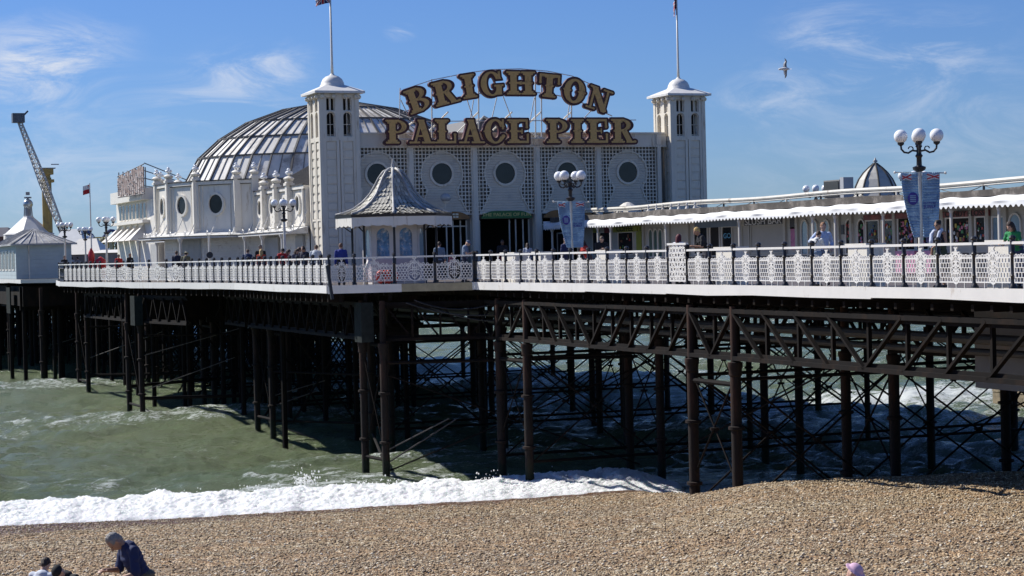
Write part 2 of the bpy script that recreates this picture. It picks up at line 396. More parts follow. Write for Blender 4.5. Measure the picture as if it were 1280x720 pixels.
n1 = nn('ShaderNodeTexNoise', Scale=4.2, Detail=9, Roughness=.74); t.links.new(mpn.outputs[0], n1.inputs[0])
bn = nn('ShaderNodeBump', Strength=1, Distance=.22); t.links.new(n1.outputs['Fac'], bn.inputs['Height'])
n2 = nn('ShaderNodeTexNoise', Scale=.06, Detail=4); t.links.new(mpn.outputs[0], n2.inputs[0])
wcol = nn('ShaderNodeMix'); wcol.data_type = 'RGBA'; t.links.new(n2.outputs['Fac'], wcol.inputs['Factor'])
wcol.inputs['A'].default_value = (.095, .155, .092, 1); wcol.inputs['B'].default_value = (.175, .195, .088, 1)
at_ = t.nodes.new('ShaderNodeAttribute'); at_.attribute_name = 'foam'
n3 = nn('ShaderNodeTexNoise', Scale=2.6, Detail=12, Roughness=.80, Distortion=1.6); t.links.new(mpn.outputs[0], n3.inputs[0])
ad = t.nodes.new('ShaderNodeMath'); ad.operation = 'ADD'; t.links.new(n3.outputs['Fac'], ad.inputs[0]); t.links.new(at_.outputs['Fac'], ad.inputs[1])
fr = t.nodes.new('ShaderNodeMapRange'); fr.interpolation_type = 'SMOOTHSTEP'; t.links.new(ad.outputs[0], fr.inputs['Value']); fr.inputs['From Min'].default_value = .70; fr.inputs['From Max'].default_value = .86
mx = t.nodes.new('ShaderNodeMix'); mx.data_type = 'RGBA'; t.links.new(fr.outputs[0], mx.inputs['Factor']); t.links.new(wcol.outputs['Result'], mx.inputs['A']); mx.inputs['B'].default_value = (.74, .78, .76, 1)
t.links.new(mx.outputs['Result'], b.inputs['Base Color']); t.links.new(bn.outputs[0], b.inputs['Normal'])
rr = t.nodes.new('ShaderNodeMapRange'); t.links.new(fr.outputs[0], rr.inputs['Value']); rr.inputs['To Min'].default_value = .17; rr.inputs['To Max'].default_value = .7
t.links.new(rr.outputs[0], b.inputs['Roughness'])
tag(grid_mesh('water', P, seam, attr={'foam': foam}), kind='structure')

# beach
CX = np.array([-700, 0, 200, 400, 600, 700, 800, 842, 868, 920, 1000, 1078, 1140, 1280, 1800])
cz = []; cZ = []
for x, y in ((-700, 700), (0, 663), (200, 652), (400, 641.5), (600, 631)):
    p = on_z(x, y, SEA-.02); cZ.append((p-CAM).dot(fw)); cz.append(p.z)
for x, y, Zc in ((700, 623, 71.2), (800, 615.5, 72.0), (842, 613.5, 70), (868, 612, 63), (920, 609, 59.5), (1000, 604.5, 60.3), (1078, 600, 62.2), (1140, 597, 60.2), (1280, 593, 59), (1800, 592, 57)):
    p = at(x, y, Zc); cZ.append(Zc); cz.append(p.z)
def beach_z(u, Z): return sum(beach_z1(u+d, Z) for d in np.linspace(-.024, .024, 9))/9
def beach_z1(u, Z):
    xx = 640+u*FPX; zc = np.interp(xx, CX, cz); Zc = np.interp(xx, CX, cZ)
    front = zc+(-3.85-zc)*np.clip((Zc-Z)/(Zc-25), 0, 1.25)
    bx = Z-Zc; back = zc-np.clip(bx, 0, 99)*.22
    k = .35
    front = front+.30*(1-np.exp(np.minimum(bx, 0)/1.6))*np.exp(np.minimum(bx, 0)/9)
    h = np.where(bx < 0, front, back)
    return h
bz = np.concatenate([np.arange(8, 30, .5), np.arange(30, 76, .11), np.arange(76, 90, .5)]); bu = np.concatenate([np.arange(-.7, -.3, .01), np.arange(-.3, .3, .0016), np.arange(.3, .75, .01)])
Uu, Z = np.meshgrid(bu, bz); X, Y = plan(Uu, Z)
HB = beach_z(Uu, Z)+.045*np.sin(Y*1.15+2.5*fbm(X*.12, Y*.1))*np.clip((62-Z)/10, 0, 1); und = (fbm(X*.22, Y*.22, 3)-.45)*.26+(fbm(X*1.7, Y*1.7, 3)-.45)*.10+(fbm(X*7, Y*7, 2)-.4)*.06
HB = HB+und*np.clip((np.interp(640+Uu*FPX, CX, cZ)+1.5-Z)/4, .12, 1)
bm_ = bpy.data.materials.new('shingle'); bm_.use_nodes = True; t = bm_.node_tree; b = t.nodes['Principled BSDF']; b.inputs['Roughness'].default_value = .8
tcn = t.nodes.new('ShaderNodeTexCoord')
vo = nn('ShaderNodeTexVoronoi', Scale=15.0); t.links.new(tcn.outputs['Object'], vo.inputs['Vector'])
vo2 = nn('ShaderNodeTexVoronoi', Scale=15.0); vo2.feature = 'DISTANCE_TO_EDGE'; t.links.new(tcn.outputs['Object'], vo2.inputs['Vector'])
sp = t.nodes.new('ShaderNodeSeparateColor'); t.links.new(vo.outputs['Color'], sp.inputs[0])
def ramp(stops, src):
    r = t.nodes.new('ShaderNodeValToRGB'); r.color_ramp.interpolation = 'LINEAR'
    el = r.color_ramp.elements; el[0].position = stops[0][0]; el[0].color = (*stops[0][1], 1); el[1].position = stops[-1][0]; el[1].color = (*stops[-1][1], 1)
    for p, c in stops[1:-1]: e = el.new(p); e.color = (*c, 1)
    t.links.new(src, r.inputs[0]); return r
PEB = [(0, (.15, .105, .07)), (.2, (.27, .185, .10)), (.42, (.37, .255, .135)), (.6, (.42, .32, .19)), (.78, (.52, .42, .27)), (.92, (.66, .57, .42)), (1, (.82, .76, .62))]
rp = ramp(PEB, sp.outputs[0])
n2 = nn('ShaderNodeTexNoise', Scale=.5, Detail=6); mpb = nn('ShaderNodeMapping', Scale=(.22, 1.0, 1)); t.links.new(tcn.outputs['Object'], mpb.inputs[0]); t.links.new(mpb.outputs[0], n2.inputs[0])
tintr = ramp([(.36, (.84, .80, .78)), (.47, (1.08, .93, .80)), (.55, (1.02, .98, .92)), (.66, (1.16, 1.14, 1.10))], n2.outputs['Fac'])
ml = t.nodes.new('ShaderNodeMix'); ml.data_type = 'RGBA'; ml.blend_type = 'MULTIPLY'; ml.inputs['Factor'].default_value = 1
t.links.new(rp.outputs[0], ml.inputs['A']); t.links.new(tintr.outputs[0], ml.inputs['B'])
sx = t.nodes.new('ShaderNodeSeparateXYZ'); t.links.new(tcn.outputs['Object'], sx.inputs[0])
n4 = nn('ShaderNodeTexNoise', Scale=.9, Detail=4); t.links.new(tcn.outputs['Object'], n4.inputs[0])
wad = t.nodes.new('ShaderNodeMath'); wad.operation = 'MULTIPLY_ADD'; t.links.new(n4.outputs['Fac'], wad.inputs[0]); wad.inputs[1].default_value = .22; t.links.new(sx.outputs['Z'], wad.inputs[2])
wet = t.nodes.new('ShaderNodeMapRange'); t.links.new(wad.outputs[0], wet.inputs['Value']); wet.inputs['From Min'].default_value = -6.98; wet.inputs['From Max'].default_value = -6.90
wet.inputs['To Min'].default_value = 1; wet.inputs['To Max'].default_value = 0
m2 = t.nodes.new('ShaderNodeMix'); m2.data_type = 'RGBA'; m2.blend_type = 'MULTIPLY'; t.links.new(wet.outputs[0], m2.inputs['Factor']); t.links.new(ml.outputs['Result'], m2.inputs['A']); m2.inputs['B'].default_value = (.42, .30, .24, 1)
t.links.new(m2.outputs['Result'], b.inputs['Base Color'])
rg = t.nodes.new('ShaderNodeMapRange'); t.links.new(wet.outputs[0], rg.inputs['Value']); rg.inputs['To Min'].default_value = .8; rg.inputs['To Max'].default_value = .35; t.links.new(rg.outputs[0], b.inputs['Roughness'])
bn = nn('ShaderNodeBump', Strength=1, Distance=.05); mr2 = t.nodes.new('ShaderNodeMapRange'); t.links.new(vo2.outputs['Distance'], mr2.inputs['Value']); mr2.inputs['From Max'].default_value = .35
t.links.new(mr2.outputs[0], bn.inputs['Height']); t.links.new(bn.outputs[0], b.inputs['Normal'])
tag(grid_mesh('beach', np.stack([X, Y, HB], -1), bm_), kind='structure')

# loose pebbles lying on the shingle
pm = bpy.data.materials.new('loose_pebble'); pm.use_nodes = True; t = pm.node_tree; b = t.nodes['Principled BSDF']; b.inputs['Roughness'].default_value = .7
g = t.nodes.new('ShaderNodeNewGeometry'); rp = ramp(PEB, g.outputs['Random Per Island']); t.links.new(rp.outputs[0], b.inputs['Base Color'])
NP = 60000; prs = np.random.RandomState(5)
pu = prs.uniform(-.30, .30, NP); pZ = 30+ (prs.rand(NP)**.8)*36; zcr = np.interp(640+pu*FPX, CX, cZ); keep = pZ < zcr-2.0; pu, pZ = pu[keep], pZ[keep]; NP = len(pu)
pX, pY = plan(pu, pZ); pz = beach_z(pu, pZ)+.045*np.sin(pY*1.15+2.5*fbm(pX*.12, pY*.1))*np.clip((62-pZ)/10, 0, 1)+(fbm(pX*.22, pY*.22, 3)-.45)*.26+(fbm(pX*1.7, pY*1.7, 3)-.45)*.10+(fbm(pX*7, pY*7, 2)-.4)*.06
base = np.array([[1, 0, 0], [.3, .9, .1], [-.8, .5, 0], [-.7, -.7, .05], [.4, -.9, 0], [.1, .1, 1], [0, 0, -.8]])
fcs = np.array([[0, 1, 5], [1, 2, 5], [2, 3, 5], [3, 4, 5], [4, 0, 5], [1, 0, 6], [2, 1, 6], [3, 2, 6], [4, 3, 6], [0, 4, 6]])
sc = (.016+.030*prs.rand(NP)**1.6)[:, None]*np.stack([prs.uniform(.8, 1.4, NP), prs.uniform(.7, 1.1, NP), prs.uniform(.45, .8, NP)], 1)
an = prs.rand(NP)*6.28; V = base[None]*sc[:, None, :]*(1+prs.uniform(-.2, .2, (NP, 7, 1)))
ca, sa = np.cos(an)[:, None], np.sin(an)[:, None]
V = np.stack([V[..., 0]*ca-V[..., 1]*sa, V[..., 0]*sa+V[..., 1]*ca, V[..., 2]], -1)+np.stack([pX, pY, pz+.012], 1)[:, None, :]
Fp = (fcs[None]+(np.arange(NP)*7)[:, None, None]).reshape(-1, 3)
me = bpy.data.meshes.new('pebbles'); me.vertices.add(NP*7); me.vertices.foreach_set('co', V.reshape(-1).astype(np.float32))
me.loops.add(Fp.size); me.loops.foreach_set('vertex_index', Fp.reshape(-1).astype(np.int32)); me.polygons.add(len(Fp))
me.polygons.foreach_set('loop_start', np.arange(0, Fp.size, 3, dtype=np.int32)); me.polygons.foreach_set('loop_total', np.full(len(Fp), 3, dtype=np.int32))
me.update(calc_edges=True); me.materials.append(pm)
tag(link(bpy.data.objects.new('pebbles', me)), 'loose tan, white and brown pebbles strewn over the beach', 'pebbles', kind='stuff')

# breaking surf along the shore
sm = bpy.data.materials.new('surf_foam'); sm.use_nodes = True; t = sm.node_tree; b = t.nodes['Principled BSDF']; b.inputs['Roughness'].default_value = .75
tcn = t.nodes.new('ShaderNodeTexCoord'); n1 = nn('ShaderNodeTexNoise', Scale=11, Detail=8, Roughness=.75); t.links.new(tcn.outputs['Object'], n1.inputs[0])
rp = ramp([(.26, (.60, .63, .58)), (.38, (.80, .82, .79)), (.5, (.93, .93, .91))], n1.outputs['Fac']); t.links.new(rp.outputs[0], b.inputs['Base Color'])
bn = nn('ShaderNodeBump', Strength=1, Distance=.12); t.links.new(n1.outputs['Fac'], bn.inputs['Height']); t.links.new(bn.outputs[0], b.inputs['Normal'])
b.inputs['Subsurface Weight'].default_value = .9; b.inputs['Subsurface Radius'].default_value = (.25, .28, .26); b.inputs['Subsurface Scale'].default_value = 1.0
def surf(name, u0_, u1_, wid, hgt, off, zoff=0):
    uu = np.arange(u0_, u1_, .0007); vv = np.linspace(0, 1, 110)
    Uu, Vv = np.meshgrid(uu, vv); xx = 640+Uu*FPX
    Zs = np.interp(xx, CX, cZ)
    env = np.clip((u1_-Uu)/.035, 0, 1)*np.clip((Uu-u0_)/.01, 0, 1)
    w = wid*(.75+.6*fbm(Uu*60, Uu*0+3.3, 3))
    Zz = Zs+off+Vv*w-(fbm(Uu*90, Uu*0+8, 3)-.45)*1.2
    X, Y = plan(Uu, Zz)
    pr = np.clip(Vv/.62, 0, 1)**.55*np.clip((1-Vv)/.22, 0, 1)**.6
    hh = hgt*(.62+.6*fbm(Uu*45, Uu*0+1.7, 3))*pr
    n = fbm(X*1.5, Y*1.5, 4)-.45; n2_ = fbm(X*5+3, Y*5, 3)-.42
    n3_ = fbm(X*14+3, Y*14, 3)-.43
    h = hh*(1+.6*n)*env+(n2_*.15+n*.04+n3_*.15)*np.clip(pr*1.6, 0, 1)*env-.14*(1-env)
    spr = np.clip((fbm(Uu*130, Vv*0+5.5, 2)-.50)*8, 0, 1)*np.exp(-((Vv-.66)/.12)**2)*.30*(vnoise(X*9, Y*9))*env
    edge = -.05*np.clip(1-Vv/.06, 0, 1)-.35*np.clip((Vv-.93)/.07, 0, 1)
    Pz = SEA+.06+h+spr+edge+zoff
    return tag(grid_mesh(name, np.stack([X, Y, Pz], -1), sm), 'white foaming surf breaking along the shingle', 'surf', kind='stuff')
surf('surf', -.44, .094, 5.6, .46, -.7)
# splash droplets thrown up by the breaker
dm = MB()
for (x, y, sprx, spry, n) in ((383, 603, 8, 10, 90), (378, 600, 5, 7, 40), (612, 598, 9, 6, 40), (700, 600, 26, 6, 50), (800, 601, 18, 5, 40), (250, 618, 30, 5, 30), (330, 610, 20, 5, 30), (470, 603, 30, 5, 40)):
    for i in range(n):
        p = at(x+rnd.gauss(0, sprx), y-abs(rnd.gauss(0, spry))+4, 74+rnd.uniform(-.6, .6)); r = rnd.uniform(.012, .045)
        dm.add([p+Vector(o)*r for o in ((1, 0, 0), (-1, 0, 0), (0, 1, 0), (0, -1, 0), (0, 0, 1.3), (0, 0, -1.3))], [(0, 2, 4), (2, 1, 4), (1, 3, 4), (3, 0, 4), (2, 0, 5), (1, 2, 5), (3, 1, 5), (0, 3, 5)])
tag(dm.build('spray', sm), 'white spray thrown up where the surf breaks', 'spray', kind='stuff')

# ------------------------------------------------------------------ the pier: deck, fascia, girders, piles
pier = thing('pier', 'long white-edged pier deck on dark iron girders and rusty piles', 'pier', (27.3, 60, 0))
EDGE = [(27.3, 16), (27.3, 44), (27.3, 50.2), (27.36, 56), (27.25, 62), (27.3, 67.5), (27.1, 72.5), (24.55, 73.6), (21.9, 74.7), (21.95, 82), (22.5, 92), (21.8, 100.7), (20.6, 112), (19.5, 124.7), (21.0, 135.9),
        (26, 138), (26, 150), (20.9, 152), (20.9, 172), (13, 178), (13, 300), (52, 300), (52, 16)]
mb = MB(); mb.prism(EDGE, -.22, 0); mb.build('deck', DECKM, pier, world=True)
# white fascia board following the edge
def outward(i):
    a = Vector((*EDGE[i], 0)); b = Vector((*EDGE[i+1], 0)); d = (b-a).normalized(); return Vector((-d.y, d.x, 0))
fr_ = random.Random(4)
for i in range(0, 19):
    a = Vector((*EDGE[i], 0)); b = Vector((*EDGE[i+1], 0)); n = outward(i)
    mb = MB(); L_ = (b-a).length; k = max(1, round(L_/3.2)); hh = .26
    if i == 6:   # recessed length without a white board: dark edge beam
        mb.box(0, 1, 0, 1, 0, 1) if False else None
    m_ = FASC if i not in (6,) else mat('weathered_timber', (.34, .30, .20), .8, .25, 3)
    top0 = a+n*.02; prev = (0, fr_.uniform(-.02, .02))
    for s in range(k):
        p = a.lerp(b, s/k); q = a.lerp(b, (s+1)/k); nb = (fr_.uniform(-.03, .03))
        lo0 = -hh+prev[1]; lo1 = -hh+nb
        o0 = n*(.06+prev[0]); prev2 = fr_.uniform(-.012, .02); o1 = n*(.06+prev2)
        vs = [p+n*.005+Vector((0, 0, lo0)), q+n*.005+Vector((0, 0, lo1)), q+n*.005+Vector((0, 0, .035)), p+n*.005+Vector((0, 0, .035)),
              p+o0+Vector((0, 0, lo0)), q+o1+Vector((0, 0, lo1)), q+o1+Vector((0, 0, .035)), p+o0+Vector((0, 0, .035))]
        mb.add(vs, [(0, 1, 2, 3), (4, 7, 6, 5), (0, 4, 5, 1), (3, 2, 6, 7), (0, 3, 7, 4), (1, 5, 6, 2)])
        prev = (prev2, nb)
    mb.build('fascia', m_, pier, world=True)
# timber joist ends and blocks under the edge
y = 30.; j0 = None
while y < 72:
    if j0 is None: mb = MB(); mb.box(27.38-27.3, 27.9-27.3, 0, .12, -.52, -.36); j0 = mb.build('joist', UNDER, pier); j1 = j0
    else: j1 = j0.copy(); link(j1, pier)
    j1.location = (0, y-60, 0); y += .80+fr_.uniform(-.06, .06)
mb = MB()
for i in range(7, 13):
    a = Vector((*EDGE[i], 0)); b = Vector((*EDGE[i+1], 0)); n = outward(i); k = int((b-a).length/.8)
    for s in range(k):
        p = a.lerp(b, (s+.5)/k)-n*.1; mb.bar(p+Vector((0, 0, -.48)), p-n*.5+Vector((0, 0, -.48)), .14, .28)
tag(mb.build('joist_ends', UNDER, pier, world=True), kind='stuff')
mb = MB()
for x in np.arange(28.2, 52, 1.6): mb.box(x, x+.16, 17, 300, -.52, -.225)
for x in np.arange(22.8, 27.8, 1.2): mb.box(x, x+.16, 76, 122, -.5, -.225)
mb.build('floor_beams', UNDER, pier, world=True)
def girder(ax, ay, bx, by, n, zt=-.74, zb=-2.12, mode='pratt', w=.13, tilt=0):
    mb = MB(); A = Vector((ax, ay, 0)); B = Vector((bx, by, 0))
    P = lambda t, z: A.lerp(B, t)+Vector((0, 0, z))
    mb.bar(P(0, zt), P(1, zt), .26, .13); mb.bar(P(0, zb), P(1, zb), .28, .12)
    mb.bar(P(0, zt-.11), P(1, zt-.11), .07, .1); mb.bar(P(0, zb+.11), P(1, zb+.11), .07, .1)
    nrm = (B-A).normalized().cross(Vector((0, 0, 1)))*.075
    for i in range(n+1):
        t_ = i/n
        if mode != 'warren': mb.bar(P(t_, zb)+nrm, P(t_, zt)+nrm, .09, .11, roll=nrm)
        if i < n:
            u = (i+1)/n
            if mode == 'pratt':
                if i < n/2: mb.bar(P(t_, zt)-nrm, P(u, zb)-nrm, .07, .13, roll=nrm)
                else: mb.bar(P(t_, zb)-nrm, P(u, zt)-nrm, .07, .13, roll=nrm)
            else:
                mb.bar(P(t_, zt if i % 2 else zb)-nrm, P(u, zb if i % 2 else zt)-nrm, .06, .09, roll=nrm)
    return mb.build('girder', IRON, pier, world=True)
Y1, Y2, Y3 = on_X(920, 500, 27.6).y, on_X(866, 500, 27.6).y, on_X(660, 500, 27.6).y
BY = [Y1*2-Y3-2.8+(Y2-Y1)*0, Y1*2-Y3+0.0, Y1, Y2, Y3, Y3+2.8, 84.7, 87.5, 101.9, 104.7, 119, 121.8, 136, 139]
for a, b in zip(BY[1::2], BY[2::2]):
    if a < 62: girder(27.62, a, 27.62, b, 9 if a < 60 else 9)
    for x in (33, 39, 45, 51): 
        if a < 90 or x in (33, 51): girder(x, a, x, b, 9)
for a, b in zip(BY[0::2], BY[1::2]):
    if a < 60: girder(27.62, a, 27.62, b, 2)
girder(27.62, Y3, 27.62, 73.4, 3)
girder(23.6, 74.9, 24.0, 95.4, 26, mode='warren'); girder(24.0, 96, 24.2, 101, 6, mode='warren')
girder(22.3, 101.5, 21.3, 108.6, 10, mode='warren'); girder(21.2, 111.8, 20.9, 124, 14, mode='warren')
girder(23.9, 73.9, 30, 71.6, 6); girder(21.6, 162, 21.6, 172, 10, mode='warren'); girder(30, 87, 27, 101, 10, mode='warren')
# piles
def pile_mesh(r, top, bot, cyl):
    mb = MB(); prof = [(r*1.05, bot), (r*1.05, bot+.9), (r*1.45, bot+.95), (r*1.45, bot+1.12), (r, bot+1.17)]
    z = bot+1.17
    while z+2.2 < top-.5:
        z += 1.9+.0; prof += [(r, z), (r*1.5, z+.02), (r*1.5, z+.10), (r, z+.12)]
    prof += [(r, top-.42), (r*1.2, top-.38), (r*1.2, top-.2), (r*1.38, top-.14), (r*1.38, top), (r*.8, top+.01), (r*.8, -.6)]
    mb.lathe(prof, seg=12); return mb
PT = -2.24
pm_ = {}
def pile(x, y, r=.19, bot=-9.2, top=PT):
    key = (round(r, 2), round(bot, 1), top)
    if key not in pm_:
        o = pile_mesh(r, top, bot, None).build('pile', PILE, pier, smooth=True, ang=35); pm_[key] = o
    else: o = pm_[key].copy(); link(o, pier)
    o.location = (x-27.3, y-60, 0); return o
EDGEP = [(23.7, 73.5), (23.5, 75.5), (25.0, 95.4), (24.9, 98), (21.2, 108.6), (21.1, 111.8), (22.6, 134), (22.5, 137), (24.4, 160), (25.2, 176), (26, 190), (23, 205), (21, 220)]
for i, (x, y) in enumerate(EDGEP): pile(x, y, .15)
rows = {27.6, 33, 39, 45, 51}
pairs = []
for y in BY:
    for x in (27.6, 33., 39., 45., 51.):
        if y > 110 and x in (33., 45.): continue
        pile(x, y, .165 if x == 27.6 else .17)
pc = 0
for y in (60.5, 78, 95, 112, 129):      # slimmer intermediate rows beneath the hall
    for x in (36, 42, 48):
        if y < 70 and x != 48: continue
        pile(x, y, .13)
for x in (22, 28, 34): pile(x, 150, .17); pile(x, 168, .17)
# braces: crossed rods between the piles and tie bars
def cross(ax, ay, bx, by, zt=-2.6, zb=-6.7, r=.032, mid=True):
    mb = MB(); mb.tube([(ax, ay+.05, zt), (bx, by+.05, zb)], r, 6); mb.tube([(ax, ay-.05, zb), (bx, by-.05, zt)], r, 6)
    cx, cy, cz_ = (ax+bx)/2, (ay+by)/2, (zt+zb)/2
    if mid: mb.lathe([(.14, -.04), (.14, .04)], (cx, cy, cz_), 10)
    return mb.build('cross_brace', IRON, pier, world=True)
def tie(ax, ay, bx, by, z, r=.06):
    mb = MB(); mb.tube([(ax, ay, z), (bx, by, z)], r, 6); return mb.build('tie_bar', IRON, pier, world=True)
for y in BY[2:10]:
    xs_ = [27.6, 33, 39, 45, 51]
    for a, b in zip(xs_, xs_[1:]): cross(a, y, b, y)
    tie(27.6, y, 51, y, -2.75); tie(27.6, y, 51, y, -6.6)
for y in BY[10:]: tie(27.6, y, 51, y, -2.75); tie(27.6, y, 51, y, -6.6); cross(27.6, y, 39, y)
for a, b in zip(BY[2::2], BY[3::2]):
    for x in (27.6, 33, 39, 45, 51):
        if a < 90: cross(x, a, x, b, -2.7, -5.9)
    tie(27.6, a, 27.6, b, -2.9, .08); 
for a, b in zip(BY[3::2], BY[4::2]):
    for x in (33, 45): 
        if a < 90: cross(x, a, x, b, -2.6, -6.9)
for (x, y), (x2, y2) in zip(EDGEP[0:8:2], EDGEP[1:8:2]):
    cross(x, y, x2, y2, -2.7, -6.8, .028, False); tie(x, y, x2, y2, -6.75, .07)
tie(23.7, 73.5, 33, 70.3, -3.0, .07); cross(23.7, 73.5, 33, 70.3, -3.4, -7.2); tie(23.7, 73.5, 27.6, 87.5, -7.0)
tie(25, 95.4, 28.5, 88, -4.4, .05); tie(25, 95.4, 29, 90, -6.8); tie(21.2, 108.6, 33, 104.7, -6.3, .1); tie(21.2, 108.6, 33, 104.7, -2.9)
tie(21.1, 111.8, 33, 119, -5.8, .1); tie(22.5, 134, 30, 130, -6.3, .1); tie(22.5, 137, 34, 133, -3.2, .07)
for (x, y, x2, y2, z1, z2) in ((21.2, 108.6, 26, 107, -5.9, -4.2), (21.2, 108.6, 26.5, 107.2, -4.0, -2.6), (22.6, 134, 27, 131, -5.2, -3.5), (25, 95.4, 27.4, 94.4, -5.6, -4.9), (25, 95.4, 27.0, 94.5, -6.1, -5.4),
                             (25, 95.4, 27.3, 93.9, -7.0, -7.9), (21.2, 108.6, 23.0, 107.7, -6.8, -7.9), (24.4, 160, 30, 158, -5.2, -3.6), (23.7, 73.5, 26.5, 73.2, -6.9, -5.3), (23.7, 73.5, 26, 72.6, -6.4, -5.2)):
    mb = MB(); mb.tube([(x, y, z1), (x2, y2, z2)], .03, 6); mb.build('raking_strut', mat('worn_steel', (.075, .065, .06), .6, .3, 3), pier, world=True)
# the crowd of slimmer piles and cross beams beneath the hall and the far deck
mb = MB(); ir = random.Random(21)
for y in np.arange(78, 296, 5.2):
    for x in np.arange(25.5, 52, 3.1):
        if (y < 92 and x < 30) or x > .342*y: continue
        xx, yy = x+ir.uniform(-.5, .5), y+ir.uniform(-.5, .5)
        mb.lathe([(.14, -9.2), (.14, -2.2), (.14, -.5)], (xx, yy, 0), 7)
    xm = min(51, .342*y)
    mb.box(25, xm, y-.1, y+.1, -2.3, -2.0); mb.box(25, xm, y-.12, y+.12, -.75, -.5)
    if y > 90:
        for x in np.arange(25.5, xm-3, 3.1): mb.tube([(x, y, -2.3), (x+3.1, y, -6.8)], .05, 5); mb.tube([(x, y, -6.8), (x+3.1, y, -2.3)], .05, 5)
    for x in np.arange(25.5, xm-1.5, 1.55): mb.bar((x, y+.03, -2.1), (x+.78, y+.03, -.65), .1, .1); mb.bar((x+.78, y-.03, -.65), (x+1.55, y-.03, -2.1), .1, .1)
tag(mb.build('inner_piles', IRON, pier, world=True), kind='stuff')
mb = MB()
for y in np.arange(154, 296, 7.5):
    for x in np.arange(15 if y > 180 else 21.3, 26, 2.6): mb.lathe([(.16, -9.2), (.16, -.5)], (x, y, 0), 8)
    mb.box(14 if y > 180 else 21, 26, y-.1, y+.1, -2.3, -.55)
tag(mb.build('outer_far_piles', IRON, pier, world=True), kind='stuff')
mb = MB()
for y in (152.3,): mb.box(21, 51, y, y+.15, -2.0, -.5)
mb.build('plate_girder', IRON, pier, world=True)
for y in (126.6, 119.3, 113): mb = MB(); mb.box(24 if y > 126 else 21, 51, y, y+.12, -2.1, -.5); mb.build('plate_girder', IRON, pier, world=True)
mb = MB(); mb.box(21.3, 21.45, 152.6, 172, -2.0, -.5); mb.build('plate_girder', IRON, pier, world=True)
# plates at the pile heads, pipes and a pale panel beneath the deck
mb = MB(); mb.box(23.0, 23.08, 74.1, 74.9, -2.2, -.66); mb.box(23.0, 23.5, 74.0, 74.1, -2.2, -.66); mb.build('head_plate', mat('grey_green_plate', (.022, .027, .026), .95, .4, 3, spec=.1), pier, world=True)
mb = MB(); mb.box(20.75, 20.85, 107.9, 109.0, -2.3, -.7); mb.box(20.75, 21.2, 107.8, 107.9, -2.3, -.7); mb.build('head_plate', MATS['grey_green_plate'], pier, world=True)
mb = MB(); mb.box(20.8, 20.9, 158, 160, -2.6, -.6); mb.build('head_plate', MATS['grey_green_plate'], pier, world=True)
p1 = on_X(1218, 412, 31.5); p2 = on_X(1300, 487, 31.5)
mb = MB(); mb.box(31.5, 31.7, p2.y-6, p1.y, p2.z-.1, -.6); mb.build('service_panel', mat('pale_grey_steel', (.13, .135, .145), .6, .15, 1.2, col2=(.2, .17, .15), c2amt=.2), pier, world=True)
for (x, z, r) in ((29.6, -1.35, .14), (30.4, -1.75, .10), (35.2, -1.2, .16)):
    mb = MB(); mb.tube([(x, 36, z), (x, 99, z)], r, 10); mb.build('pipe', mat('grey_pipe', (.03, .03, .03), .6, .3, 2), pier, world=True)
mb = MB()   # slack cables under the recess
for (a, b, sag) in (((24.6, 73.3, -.7), (29.5, 70.8, -.8), .5), ((24.9, 73.2, -.6), (28, 71.8, -.7), .35), ((25.5, 73, -.9), (31, 70, -.7), .7)):
    mb.tube([Vector(a).lerp(Vector(b), i/10)-Vector((0, 0, sag*4*(i/10)*(1-i/10))) for i in range(11)], .025, 5)
mb.build('cable', BLACK, pier, world=True)
# stray dark outriggers at the edge corner
mb = MB(); p = on_X(412, 335, 21.8); mb.bar(p+Vector((-.1, 0, .1)), p+Vector((.05, -.1, -1.2)), .11, .11); mb.build('fender_post', BLACK, pier, world=True)

# masonry block in the sea beyond the pier
gb = thing('stone_block', 'weathered brown stone block standing in the foam beyond the pier', 'stone block', (66.4, 87.6, SEA))
mb = MB()
for i in range(8):
    z0 = -1.6+i*.62; j = .03*(i % 2)
    for k in range(5): mb.box(-4+j+k*1.6+.015, -4+j+(k+1)*1.6-.015, -1.4-j, 1.4, z0, z0+.6)
mb.build('masonry', mat('sea_stone', (.26, .21, .14), .85, .3, 2, bump=.03, island=.12, col2=(.09, .08, .06), c2amt=.35, c2scale=.6), gb)

